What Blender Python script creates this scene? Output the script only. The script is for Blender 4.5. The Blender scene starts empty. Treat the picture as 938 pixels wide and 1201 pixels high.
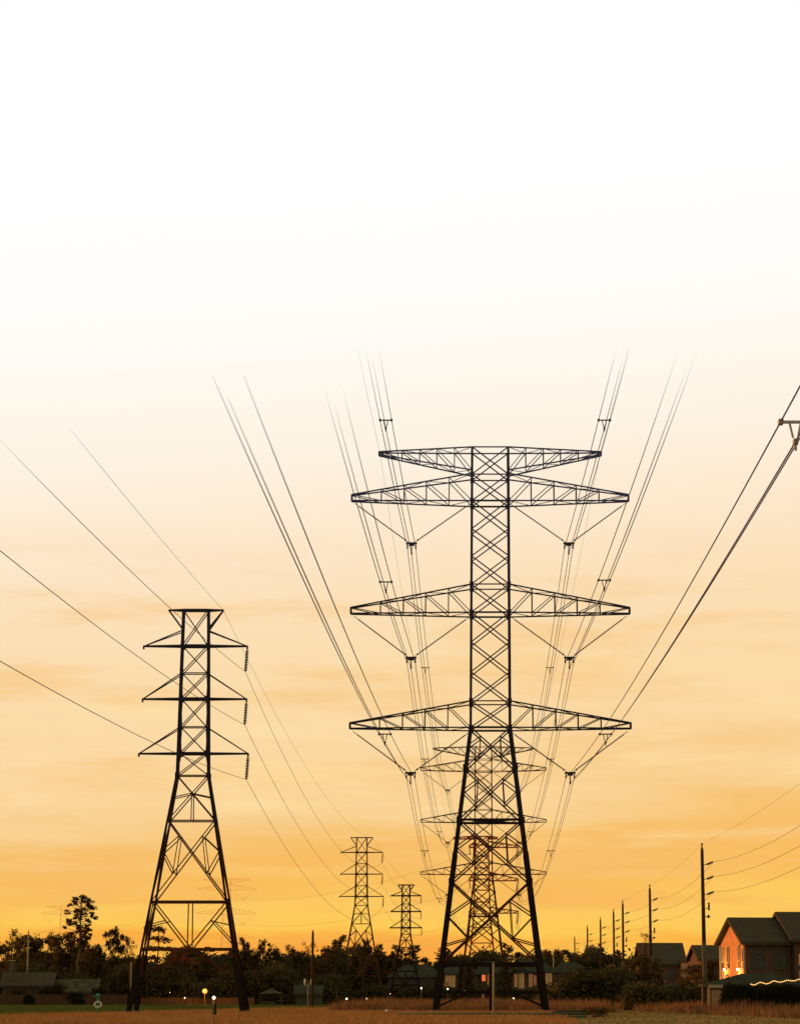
import bpy, math, random
import numpy as np
from mathutils import Vector, Matrix

random.seed(7)
sc = bpy.context.scene
COL = sc.collection
R = math.radians

# ------------------------------------------------------------------ camera
F, TH, YP, XP, EYE = 3340.0, R(11.0), 515.7, 560.0, 1.65
c_, s_ = math.cos(TH), math.sin(TH)
cam = bpy.data.cameras.new('camera')
cam.sensor_fit = 'VERTICAL'; cam.sensor_height = 36.0
cam.lens = F / 1201 * 36
cam.shift_x = (469 - XP) / 1201
cam.shift_y = -(600.5 - YP) / 1201
cam.clip_start = 1; cam.clip_end = 20000
co = bpy.data.objects.new('camera', cam); COL.objects.link(co)
co.location = (0, 0, EYE); co.rotation_euler = (R(90) + TH, 0, 0)
sc.camera = co

def W(u, v, Y):
    """point at distance Y that the photograph shows at (u, v)"""
    k = (YP - v) / F
    zr = Y * (k * c_ + s_) / (c_ - k * s_)
    d = Y * c_ + zr * s_
    return Vector(((u - XP) / F * d, Y, zr + EYE))
def Z(v, Y): return W(0, v, Y).z
def X(u, v, Y): return W(u, v, Y).x
def GY(v):
    k = (YP - v) / F
    return -EYE * (c_ - k * s_) / (k * c_ + s_)
def G(u, v, z=0.0):
    p = W(u, v, GY(v)); return Vector((p.x, p.y, z))

# ------------------------------------------------------------------ colour / materials
def lin(r, g, b):
    f = lambda c: ((c / 255 + .055) / 1.055) ** 2.4 if c > 10 else c / 255 / 12.92
    return (f(r), f(g), f(b), 1)

def mat(name, base, dark=None, scale=1.0, rough=.8, metal=0.0, trans=0.0, emit=None, estr=0.0, stretch=None, bump=0.0):
    m = bpy.data.materials.new(name); m.use_nodes = True
    nt = m.node_tree; N = nt.nodes; L = nt.links
    bs = N['Principled BSDF']; out = N['Material Output']
    bs.inputs['Roughness'].default_value = rough
    bs.inputs['Metallic'].default_value = metal
    bs.inputs['Specular IOR Level'].default_value = .2 if rough < .85 else 0
    base = tuple(base) + (1,) if len(base) == 3 else base
    if dark is None: dark = tuple(x * .6 for x in base[:3]) + (1,)
    else: dark = tuple(dark) + (1,) if len(dark) == 3 else dark
    tc = N.new('ShaderNodeTexCoord'); mp = N.new('ShaderNodeMapping')
    if stretch: mp.inputs['Scale'].default_value = stretch
    ns = N.new('ShaderNodeTexNoise'); ns.inputs['Scale'].default_value = scale; ns.inputs['Detail'].default_value = 6
    ns.inputs['Roughness'].default_value = .65
    cr = N.new('ShaderNodeValToRGB'); cr.color_ramp.elements[0].position = .35; cr.color_ramp.elements[1].position = .68
    cr.color_ramp.elements[0].color = dark; cr.color_ramp.elements[1].color = base
    L.new(tc.outputs['Object'], mp.inputs['Vector']); L.new(mp.outputs['Vector'], ns.inputs['Vector'])
    L.new(ns.outputs['Fac'], cr.inputs['Fac']); L.new(cr.outputs['Color'], bs.inputs['Base Color'])
    if bump:
        bp = N.new('ShaderNodeBump'); bp.inputs['Strength'].default_value = bump; bp.inputs['Distance'].default_value = .1
        L.new(ns.outputs['Fac'], bp.inputs['Height']); L.new(bp.outputs['Normal'], bs.inputs['Normal'])
    if trans:
        tr = N.new('ShaderNodeBsdfTranslucent'); mx = N.new('ShaderNodeMixShader'); mx.inputs[0].default_value = trans
        L.new(cr.outputs['Color'], tr.inputs['Color']); L.new(bs.outputs[0], mx.inputs[1]); L.new(tr.outputs[0], mx.inputs[2])
        L.new(mx.outputs[0], out.inputs['Surface'])
    if emit:
        bs.inputs['Emission Color'].default_value = tuple(emit) + (1,) if len(emit) == 3 else emit
        bs.inputs['Emission Strength'].default_value = estr
    return m

M = {}
def steel_grad(name, low, high, z0, z1, haze=None, hstr=0):  # colour shifts with height: lens veil and sky glow painted into the steel
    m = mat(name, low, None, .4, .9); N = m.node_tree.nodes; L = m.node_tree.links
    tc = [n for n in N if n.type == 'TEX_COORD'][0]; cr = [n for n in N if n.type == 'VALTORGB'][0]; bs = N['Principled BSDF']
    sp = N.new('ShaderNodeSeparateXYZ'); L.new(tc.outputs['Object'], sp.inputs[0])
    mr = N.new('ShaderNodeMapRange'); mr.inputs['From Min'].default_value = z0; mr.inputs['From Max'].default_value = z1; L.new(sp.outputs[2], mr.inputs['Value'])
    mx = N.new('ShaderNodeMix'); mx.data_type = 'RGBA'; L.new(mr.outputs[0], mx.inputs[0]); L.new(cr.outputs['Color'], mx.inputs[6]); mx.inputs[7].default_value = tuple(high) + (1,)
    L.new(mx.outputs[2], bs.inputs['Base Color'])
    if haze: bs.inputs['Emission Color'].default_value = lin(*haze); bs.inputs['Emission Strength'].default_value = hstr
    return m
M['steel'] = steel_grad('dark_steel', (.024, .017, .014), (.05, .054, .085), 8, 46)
M['steel_thin'] = steel_grad('thin_veiled_steel', (.12, .045, .02), (.07, .075, .13), 8, 44)  # warm sky fringe painted in low down, bluish veil higher up
M['steel_blue'] = steel_grad('blue_veiled_steel', (.08, .09, .18), (.095, .11, .23), 8, 46)  # bluish cast of the bright veil painted into the upper arms
M['steel_mid'] = mat('brown_haze_steel', (.11, .045, .02), (.06, .025, .012), .4, .9)  # brown tint stands in for haze over mid-distance steel
M['steel_far'] = mat('red_haze_far_steel', (.16, .05, .02), (.10, .03, .012), .4, .9, emit=lin(105, 35, 14), estr=.5)  # reddish aerial haze put in as tint and emission
M['steel_near_far'] = mat('dark_red_haze_steel', (.07, .025, .012), (.04, .014, .008), .4, .9, emit=lin(80, 25, 10), estr=.2)  # weaker distance haze, baked in as a dull red glow
M['pale_steel'] = mat('pale_aluminium', (.5, .47, .42), (.35, .33, .3), 3, .7)
M['steel_haze'] = mat('hazy_far_steel', (.05, .02, .01), None, .4, .9, emit=lin(232, 150, 70), estr=.95)  # aerial haze painted on as orange emission
M['insul'] = mat('glazed_insulator', (.02, .015, .014), (.01, .008, .008), 3, .5)
M['bark'] = mat('bark', (.055, .035, .018), (.02, .013, .007), 4, .95, stretch=(1, 1, .2))
M['bark_pale'] = mat('pale_bark', (.16, .12, .06), (.07, .05, .025), 4, .95, stretch=(1, 1, .2))
M['leaf_a'] = mat('leaf_olive', (.14, .088, .03), (.06, .042, .017), .5, .9, trans=.45)
M['leaf_b'] = mat('leaf_dark', (.115, .074, .027), (.05, .035, .014), .5, .9, trans=.42)
M['leaf_c'] = mat('leaf_rust', (.15, .075, .025), (.07, .036, .014), .6, .9, trans=.3)
M['leaf_low'] = mat('leaf_low', (.085, .070, .026), (.042, .036, .015), .2, .95, trans=.12)
M['hedge'] = mat('hedge_leaf', (.028, .032, .010), (.010, .012, .004), .5, .9, trans=.1)
M['leaf_red'] = mat('leaf_red', (.30, .08, .02), (.15, .04, .012), 1, .9, trans=.4)
M['field'] = mat('field_soil', (.32, .175, .058), (.19, .10, .034), .12, .95, bump=.4)
M['lawn'] = mat('lawn', (.10, .12, .026), (.055, .07, .015), .25, .95, bump=.3)
M['mown'] = mat('mown_ground', (.30, .215, .07), (.19, .135, .045), .15, .95, bump=.3)
M['dry'] = mat('dry_grass', (.42, .225, .07), (.22, .115, .038), .25, .9, trans=.3)
M['weeds'] = mat('weed_grass', (.32, .165, .06), (.12, .065, .028), .35, .9, trans=.25)
M['green_grass'] = mat('green_grass', (.09, .115, .024), (.05, .07, .014), .3, .9, trans=.25)
M['wood'] = mat('pole_wood', (.10, .065, .035), (.05, .033, .02), 3, .95, stretch=(1, 1, .08))
M['wood_pale'] = mat('weathered_pale_wood', (.42, .34, .17), (.25, .2, .11), 3, .95, stretch=(1, 1, .1))
M['wood_mid'] = mat('lower_pole_wood', (.16, .13, .065), (.08, .062, .033), 3, .95, stretch=(1, 1, .1))
M['pier'] = mat('pier_brick', (.42, .27, .13), (.30, .18, .09), 3, .9)
M['fence'] = mat('fence_wood', (.13, .066, .03), (.07, .037, .02), 3, .95, stretch=(3, 1, .15))
M['brick'] = mat('brick', (.62, .28, .10), (.42, .185, .07), 1.6, .9)  # warm sunset light on the gable baked into a brighter brick colour
M['brick_dim'] = mat('brown_or_shaded_brick', (.14, .085, .05), (.085, .055, .035), 2.0, .9)
M['siding'] = mat('siding', (.12, .10, .055), (.075, .062, .038), 1, .9, stretch=(.3, .3, 6))
M['roof'] = mat('shingles', (.088, .074, .044), (.058, .05, .031), 2.0, .95, stretch=(1, 1, 4))
M['roof_g'] = mat('green_roof', (.058, .063, .038), (.038, .043, .027), 1, .95)
M['roof_pale'] = mat('pale_roof', (.11, .105, .055), (.035, .035, .02), 1.2, .95)
M['trim'] = mat('pale_trim', (.45, .36, .2), (.3, .24, .14), 2, .8)
M['glass'] = mat('window_glass', (.055, .07, .045), (.03, .04, .03), .6, .25)
M['glow_win'] = mat('lit_window', (.3, .2, .1), (.15, .09, .05), 3, .6, emit=(.75, .36, .10), estr=.18)
M['glow_dim'] = mat('dim_lit_window', (.2, .13, .07), (.1, .06, .04), 1.5, .6, emit=(.8, .3, .09), estr=.17)
M['red_win'] = mat('red_lit_window', (.5, .1, .05), (.4, .06, .03), 3, .6, emit=(1, .2, .06), estr=.8)
M['lamp_w'] = mat('lamp_white', (.9, .9, .8), None, 1, .4, emit=(1, .78, .45), estr=3.5)
M['lamp_o'] = mat('lamp_orange', (.05, .02, .005), None, 1, .4, emit=(1, .36, .05), estr=1.5)
M['lamp_b'] = mat('lamp_cold', (.6, .8, .9), None, 1, .4, emit=(.45, .85, 1), estr=3)
M['fairy'] = mat('string_light', (.9, .6, .3), None, 1, .4, emit=(1, .52, .16), estr=1.6)
M['teal'] = mat('teal_plastic', (.03, .22, .13), (.02, .14, .09), 3, .5)
M['rail'] = mat('green_pipe', (.10, .15, .065), (.05, .085, .04), 1, .6)
M['white'] = mat('white_paint', (.7, .68, .55), (.5, .48, .4), 3, .6)
M['concrete'] = mat('concrete', (.2, .16, .11), (.12, .1, .07), 3, .95)

# wires: dark aluminium, fade into bright haze put in as transparency (vertex attribute "clear")
def wire_mat(name, colr):
    m = bpy.data.materials.new(name); m.use_nodes = True
    N = m.node_tree.nodes; L = m.node_tree.links
    bs = N['Principled BSDF']; out = N['Material Output']
    ns = N.new('ShaderNodeTexNoise'); ns.inputs['Scale'].default_value = 2
    mxc = N.new('ShaderNodeMix'); mxc.data_type = 'RGBA'
    mxc.inputs[6].default_value = tuple(colr) + (1,); mxc.inputs[7].default_value = tuple(x * .6 for x in colr) + (1,)
    L.new(ns.outputs['Fac'], mxc.inputs[0]); L.new(mxc.outputs[2], bs.inputs['Base Color'])
    bs.inputs['Roughness'].default_value = .9; bs.inputs['Specular IOR Level'].default_value = .1
    at = N.new('ShaderNodeAttribute'); at.attribute_name = 'clear'
    tr = N.new('ShaderNodeBsdfTransparent'); mx = N.new('ShaderNodeMixShader')
    L.new(at.outputs['Fac'], mx.inputs[0]); L.new(bs.outputs[0], mx.inputs[1]); L.new(tr.outputs[0], mx.inputs[2])
    L.new(mx.outputs[0], out.inputs['Surface'])
    return m
M['wire'] = wire_mat('conductor', (.075, .082, .17))
M['wire_warm'] = wire_mat('conductor_warm', (.10, .05, .03))

# ------------------------------------------------------------------ mesh builder
class MB:
    TH = 1.0
    def __init__(s): s.v = []; s.f = []
    def bar(s, a, b, w=.1, h=None):
        a = Vector(a); b = Vector(b); h = (h or w) * MB.TH; w = w * MB.TH
        d = b - a
        if d.length < 1e-6: return
        d.normalize()
        up = Vector((0, 0, 1)) if abs(d.z) < .95 else Vector((0, 1, 0))
        x = d.cross(up).normalized() * (w / 2); y = x.cross(d).normalized() * (h / 2)
        n = len(s.v)
        for p in (a, b):
            s.v += [p - x - y, p + x - y, p + x + y, p - x + y]
        s.f += [(n, n+1, n+5, n+4), (n+1, n+2, n+6, n+5), (n+2, n+3, n+7, n+6), (n+3, n, n+4, n+7), (n+3, n+2, n+1, n), (n+4, n+5, n+6, n+7)]
    def box(s, c, size, rz=0.0):
        n = len(s.v); c = Vector(c); ca, sa = math.cos(rz), math.sin(rz)
        for dz in (-.5, .5):
            for dx, dy in ((-.5, -.5), (.5, -.5), (.5, .5), (-.5, .5)):
                x, y = dx * size[0], dy * size[1]
                s.v.append(c + Vector((x * ca - y * sa, x * sa + y * ca, dz * size[2])))
        s.f += [(n+3, n+2, n+1, n), (n+4, n+5, n+6, n+7), (n, n+1, n+5, n+4), (n+1, n+2, n+6, n+5), (n+2, n+3, n+7, n+6), (n+3, n, n+4, n+7)]
    def poly(s, pts):
        n = len(s.v); s.v += [Vector(p) for p in pts]; s.f.append(tuple(range(n, n + len(pts))))
    def lathe(s, a, b, prof, seg=10):
        """prof: list of (t along a->b, radius)"""
        a = Vector(a); b = Vector(b); d = (b - a); L = d.length; d.normalize()
        up = Vector((0, 0, 1)) if abs(d.z) < .95 else Vector((0, 1, 0))
        x = d.cross(up).normalized(); y = x.cross(d).normalized(); n = len(s.v)
        for t, r in prof:
            p = a + d * (L * t)
            for k in range(seg):
                an = 2 * math.pi * k / seg
                s.v.append(p + x * (r * math.cos(an)) + y * (r * math.sin(an)))
        for i in range(len(prof) - 1):
            for k in range(seg):
                k2 = (k + 1) % seg
                s.f.append((n + i*seg + k, n + i*seg + k2, n + (i+1)*seg + k2, n + (i+1)*seg + k))
        s.f.append(tuple(n + k for k in range(seg))[::-1]); e = n + (len(prof)-1) * seg
        s.f.append(tuple(e + k for k in range(seg)))
    def tube(s, pts, r, seg=6):
        n = len(s.v); m = len(pts)
        for i, p in enumerate(pts):
            p = Vector(p); rr = r[i] if isinstance(r, (list, tuple)) else r
            d = (Vector(pts[min(i+1, m-1)]) - Vector(pts[max(i-1, 0)])).normalized()
            up = Vector((0, 0, 1)) if abs(d.z) < .95 else Vector((0, 1, 0))
            x = d.cross(up).normalized(); y = x.cross(d).normalized()
            for k in range(seg):
                an = 2 * math.pi * k / seg
                s.v.append(p + x * (rr * math.cos(an)) + y * (rr * math.sin(an)))
        for i in range(m - 1):
            for k in range(seg):
                k2 = (k + 1) % seg
                s.f.append((n + i*seg + k, n + i*seg + k2, n + (i+1)*seg + k2, n + (i+1)*seg + k))
        s.f.append(tuple(n + k for k in range(seg))[::-1]); e = n + (m-1) * seg
        s.f.append(tuple(e + k for k in range(seg)))
    def ball(s, c, r, seg=10, rings=6):
        c = Vector(c)
        s.lathe(c - Vector((0, 0, r)), c + Vector((0, 0, r)),
                [((1 - math.cos(math.pi * i / rings)) / 2, max(r * math.sin(math.pi * i / rings), .001)) for i in range(rings + 1)], seg)
    def build(s, name, m, parent=None, smooth=False):
        me = bpy.data.meshes.new(name); me.from_pydata([tuple(p) for p in s.v], [], s.f); me.update()
        me.materials.append(m)
        if smooth: me.polygons.foreach_set('use_smooth', [True] * len(me.polygons))
        o = bpy.data.objects.new(name, me); COL.objects.link(o)
        if parent: o.parent = parent
        return o

def tag(o, label=None, cat=None, group=None, kind=None):
    if label: o['label'] = label
    if cat: o['category'] = cat
    if group: o['group'] = group
    if kind: o['kind'] = kind
    return o
def thing(name, label, cat, loc=(0, 0, 0), rz=0.0, group=None):
    o = bpy.data.objects.new(name, None); COL.objects.link(o)
    o.location = loc; o.rotation_euler = (0, 0, rz); o.empty_display_size = .5
    return tag(o, label, cat, group)
def copy_tree(o, label=None, loc=None, rz=None, scale=None, parent=None, material=None):
    c = o.copy(); COL.objects.link(c); c.parent = parent
    if material and c.type == 'MESH':
        c.data = c.data.copy(); c.data.materials[0] = material
    if label: c['label'] = label
    if loc is not None: c.location = loc
    if rz is not None: c.rotation_euler = (0, 0, rz)
    if scale is not None: c.scale = scale
    for ch in list(o.children): copy_tree(ch, parent=c, material=material)
    return c
def fast_mesh(name, V, Fq, m, parent=None):
    """V (n,3) numpy, quads/tris as (k,4|3) int array"""
    me = bpy.data.meshes.new(name); k = Fq.shape[1]
    me.vertices.add(len(V)); me.vertices.foreach_set('co', V.astype(np.float32).ravel())
    me.loops.add(Fq.size); me.loops.foreach_set('vertex_index', Fq.astype(np.int32).ravel())
    me.polygons.add(len(Fq)); me.polygons.foreach_set('loop_start', np.arange(0, Fq.size, k, dtype=np.int32))
    me.polygons.foreach_set('loop_total', np.full(len(Fq), k, dtype=np.int32))
    me.update(calc_edges=True); me.materials.append(m)
    o = bpy.data.objects.new(name, me); COL.objects.link(o)
    if parent: o.parent = parent
    return o

# ------------------------------------------------------------------ ground
YF = 9000
g = MB(); g.poly([(-6000, -300, 0), (6000, -300, 0), (6000, YF, 0), (-6000, YF, 0)])
tag(g.build('ground', M['field']), kind='structure')
# green lawn on the left, beyond the dry field
lp = [G(-160, 1194, .004), G(0, 1193, .004), G(120, 1189.6, .004), G(250, 1186.5, .004), G(360, 1183, .004), G(480, 1179.5, .004), G(485, 1175.5, .004), G(-160, 1175.5, .004)]
g = MB(); g.poly(lp); tag(g.build('lawn', M['lawn']), kind='structure')
mp_ = [G(700, 1230, .004), G(676, 1201, .004), G(650, 1188, .004), G(600, 1182, .004), G(602, 1179.5, .004), G(700, 1181.5, .004), G(745, 1186, .004), G(850, 1191, .004), G(1000, 1199, .004), G(1200, 1225, .004)]
g = MB(); g.poly(mp_); tag(g.build('mown_path', M['mown']), kind='structure')

def in_poly(x, y, P):
    inside = np.zeros(len(x), bool); n = len(P)
    for i in range(n):
        x1, y1 = P[i].x, P[i].y; x2, y2 = P[(i+1) % n].x, P[(i+1) % n].y
        c = ((y1 > y) != (y2 > y)) & (x < (x2 - x1) * (y - y1) / (y2 - y1 + 1e-9) + x1)
        inside ^= c
    return inside
rng = np.random.default_rng(5)
def patch_noise(x, y, s):
    return (np.sin(x * .31 / s + 1.3) * np.sin(y * .17 / s + .4) + np.sin(x * .83 / s + y * .29 / s) * .6 + np.sin(x * 1.9 / s - y * .7 / s + 2) * .35) / 1.95
def grass(name, n, xr, yr, h, w, m, mask=None, label=None, clump=.0, spread=.35):
    y = rng.uniform(yr[0], yr[1], n); x = rng.uniform(xr[0], xr[1], n)
    if mask is not None:
        k = mask(x, y); x, y = x[k], y[k]
    nn = patch_noise(x, y, 1.0)
    k = rng.uniform(0, 1, len(x)) < np.clip(.62 + clump * nn, 0.05, 1); x, y, nn = x[k], y[k], nn[k]
    n = len(x)
    hh = h * rng.uniform(.45, 1.1, n) * (1 + clump * nn * .8)
    an = rng.uniform(0, math.pi, n); ww = w * rng.uniform(.6, 1.3, n)
    lx = rng.normal(0, spread, n) * hh; ly = rng.normal(0, spread, n) * hh
    V = np.empty((n, 3, 3))
    V[:, 0] = np.stack([x - np.cos(an) * ww, y - np.sin(an) * ww, np.zeros(n)], 1)
    V[:, 1] = np.stack([x + np.cos(an) * ww, y + np.sin(an) * ww, np.zeros(n)], 1)
    V[:, 2] = np.stack([x + lx, y + ly, hh], 1)
    o = fast_mesh(name, V.reshape(-1, 3), np.arange(3 * n).reshape(-1, 3), m)
    tag(o, label, 'grass', kind='stuff'); return o
notlawn = lambda x, y: ~in_poly(x, y, lp) & ~in_poly(x, y, mp_)
grass('dry_field_grass', 150000, (-40, 14), (148, 300), .34, .035, M['dry'], notlawn, 'short rust-brown dry grass covering the open field', clump=.25)
grass('lawn_grass', 60000, (-75, -5), (195, 420), .16, .04, M['green_grass'], lambda x, y: in_poly(x, y, lp), 'short green grass of the lawn before the fence', clump=.2)
grass('tall_weeds', 34000, (-13, 12), (250, 330), .95, .05, M['weeds'], lambda x, y: x > -14 + (y - 250) * .03, 'tall tangled brown weeds around the feet of the big pylon', clump=.75)
def verge(x, y):
    xe = 11 + (y - 190) * .02
    return (x > xe + 1.5 + 1.5 * np.sin(y * .2)) & ~in_poly(x, y, mp_)
grass('verge_weeds', 46000, (12, 40), (190, 330), .85, .05, M['weeds'], verge, 'knee-high russet weeds along the row of wooden poles', clump=.7)
grass('mown_grass', 26000, (4, 34), (150, 330), .12, .04, M['mown'], lambda x, y: in_poly(x, y, mp_), 'closely mown olive grass strip at lower right', clump=.3)

# ------------------------------------------------------------------ foliage
def leaves(name, centers, radii, per, size, m, parent=None, flat=.75, seed=0, sub=0):
    r = np.random.default_rng(seed)
    C0 = np.array(centers); R0 = np.array(radii)
    if sub:   # each clump breaks into smaller twig tufts
        C1 = np.repeat(C0, sub, 0); R1 = np.repeat(R0, sub)
        dd = r.normal(size=C1.shape); dd /= np.linalg.norm(dd, axis=1)[:, None]
        C0 = C1 + dd * (R1 * r.uniform(.25, 1.25, len(R1)))[:, None] * np.array([1, 1, flat]); R0 = R1 * r.uniform(.22, .55, len(R1))
        per = max(6, per // sub)
    C = np.repeat(C0, per, 0); Rd = np.repeat(R0, per)
    n = len(C)
    P = C + r.normal(size=(n, 3)) * (Rd * .62)[:, None] * np.array([1, 1, flat])
    a = r.normal(size=(n, 3)); a /= np.linalg.norm(a, axis=1)[:, None]
    b = np.cross(a, r.normal(size=(n, 3))); b /= np.linalg.norm(b, axis=1)[:, None] + 1e-9
    sz = size * r.uniform(.5, 1.25, n)[:, None]
    V = np.empty((n, 4, 3))
    V[:, 0] = P - a * sz; V[:, 1] = P - b * sz * .55; V[:, 2] = P + a * sz; V[:, 3] = P + b * sz * .55
    return fast_mesh(name, V.reshape(-1, 3), np.arange(4 * n).reshape(-1, 4), m, parent)

def limb(mb, a, b, r0, r1, rnd, wob=.06, n=5):
    a = Vector(a); b = Vector(b); L = (b - a).length; pts = []; rs = []
    for i in range(n + 1):
        t = i / n
        p = a.lerp(b, t) + Vector((rnd.uniform(-1, 1), rnd.uniform(-1, 1), 0)) * wob * L * math.sin(math.pi * t)
        pts.append(p); rs.append(r0 + (r1 - r0) * t)
    mb.tube(pts, rs, 6); return pts

def make_tree(name, kind, seed):
    """unit design height 10 m; crown radius by kind"""
    rnd = random.Random(seed); t = thing(name, '-', 'tree')
    tr = MB(); C = []; Rr = []
    if kind == 'broad':          # rounded oak-like crown
        limb(tr, (0, 0, 0), (.2, 0, 5.0), .22, .13, rnd)
        for i in range(64):
            a = rnd.uniform(0, 6.28); z = rnd.uniform(1.4, 9.1)
            env = 3.5 * max(.05, 1 - ((z - 4.8) / 4.9) ** 2) ** .5
            rr = env * rnd.uniform(.1, 1.0) ** .5
            p = Vector((rr * math.cos(a), rr * math.sin(a), z)); C.append(p[:]); Rr.append(rnd.uniform(.6, 1.05))
            limb(tr, (0, 0, rnd.uniform(2.2, 5)), p, .07, .02, rnd, .1)
        per, size, flat, lm = 190, .17, .75, 'leaf_a'
    elif kind == 'lumpy':        # broad, uneven with gaps near the top
        for q in range(2): limb(tr, (0, 0, 0), (rnd.uniform(-1.2, 1.2), 0, 5.6), .18, .08, rnd)
        for i in range(46):
            a = rnd.uniform(0, 6.28); z = rnd.uniform(1.2, 9.3)
            env = 3.9 * (1 - ((z - 4.5) / 5.6) ** 2) ** .5 if abs(z - 4.5) < 5.5 else .4
            rr = env * rnd.uniform(.1, 1) ** .6
            p = Vector((rr * math.cos(a), rr * math.sin(a), z)); C.append(p[:]); Rr.append(rnd.uniform(.5, 1.15))
            limb(tr, (0, 0, rnd.uniform(2, 5)), p, .06, .02, rnd, .1)
        per, size, flat, lm = 220, .16, .75, 'leaf_b'
    elif kind == 'pine':         # loblolly pine: bare trunk, ragged clumps high up
        limb(tr, (0, 0, 0), (.3, 0, 9.6), .19, .05, rnd, .02, 8)
        for i in range(24):
            z = 4.2 + 5.6 * (i / 23) ** .8; a = rnd.uniform(0, 6.28)
            rr = (2.3 * (1 - ((z - 6.4) / 4.0) ** 2 * .8)) * rnd.uniform(.25, 1); rr = max(rr, .2)
            p = Vector((rr * math.cos(a) + .2, rr * math.sin(a), z)); C.append(p[:]); Rr.append(rnd.uniform(.36, .78))
            limb(tr, (.2, 0, z - .7), p, .05, .015, rnd, .08)
        per, size, flat, lm = 200, .13, .65, 'leaf_b'
    elif kind == 'tall':         # tall thin pine with an open oval crown
        limb(tr, (0, 0, 0), (.15, 0, 9.8), .13, .035, rnd, .015, 8)
        for i in range(60):
            z = 5.5 + 4.3 * (i / 59); a = rnd.uniform(0, 6.28)
            env = 1.35 * math.sin(math.pi * (z - 5.2) / 5.0) ** .8
            rr = env * rnd.uniform(.3, 1) ** .7
            p = Vector((rr * math.cos(a) + .1, rr * math.sin(a), z)); C.append(p[:]); Rr.append(rnd.uniform(.16, .30))
            limb(tr, (.1, 0, z - .45), p, .03, .01, rnd, .08)
        per, size, flat, lm = 170, .075, .75, 'leaf_c'
    elif kind == 'layer':        # cedar-like crown in flat shelves
        limb(tr, (0, 0, 0), (0, 0, 9.4), .15, .04, rnd, .015, 8)
        for i in range(30):
            sh = i % 6; z = 3.2 + sh * 1.2 + rnd.uniform(-.15, .15); a = rnd.uniform(0, 6.28)
            rr = (2.0 - sh * .16) * rnd.uniform(.2, 1)
            p = Vector((rr * math.cos(a), rr * math.sin(a), z)); C.append(p[:]); Rr.append(rnd.uniform(.4, .7))
            limb(tr, (0, 0, z - .3), p, .04, .015, rnd, .05)
        per, size, flat, lm = 160, .12, .5, 'leaf_b'
    elif kind == 'wispy':        # thin reddish sapling crown
        limb(tr, (0, 0, 0), (.1, 0, 8), .1, .03, rnd, .05, 8)
        for i in range(24):
            a = rnd.uniform(0, 6.28); z = rnd.uniform(4.5, 9.8); rr = rnd.uniform(.1, 1.7)
            p = Vector((rr * math.cos(a), rr * math.sin(a), z)); C.append(p[:]); Rr.append(rnd.uniform(.25, .6))
            limb(tr, (0, 0, z - 1.6), p, .03, .012, rnd, .08)
        per, size, flat, lm = 45, .10, 1, 'leaf_red'
    tr.build('trunk', M['bark_pale' if kind == 'tall' else 'bark'], t)
    leaves('crown', C, Rr, per, size, M[lm], t, flat, seed, sub=9)
    return t

PROTO = {}
for kind, nm in (('broad', 'broadleaf_tree'), ('lumpy', 'oak_tree'), ('pine', 'pine_tree'), ('tall', 'slender_pine'), ('layer', 'cedar_tree'), ('wispy', 'young_tree')):
    PROTO[kind] = [(nm, kind, i) for i in range(3 if kind in ('broad', 'lumpy', 'pine') else 1)]
_made = {}
def put_tree(kind, u, vtop, Y, wpx=None, label='', var=0, group=None):
    key = (kind, var % len(PROTO[kind]))
    zt = Z(vtop, Y); x = X(u, 1150, Y); sc_ = zt / 9.9
    base = {'broad': 3.9, 'lumpy': 4.3, 'pine': 2.6, 'tall': 1.35, 'layer': 2.3, 'wispy': 1.9}[kind]
    sx = sc_ if wpx is None else (wpx / 2) * Y / 3400 / base
    if key not in _made:
        o = make_tree(PROTO[kind][0][0], kind, 11 + 17 * var + len(kind)); _made[key] = o
    else:
        o = copy_tree(_made[key])
    o.location = (x, Y, 0); o.scale = (sx, sx, sc_); o.rotation_euler = (0, 0, random.uniform(0, 6.28) if kind != 'tall' else .4)
    o['label'] = label
    if group: o['group'] = group
    return o

TG = 'trees of the treeline'
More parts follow.
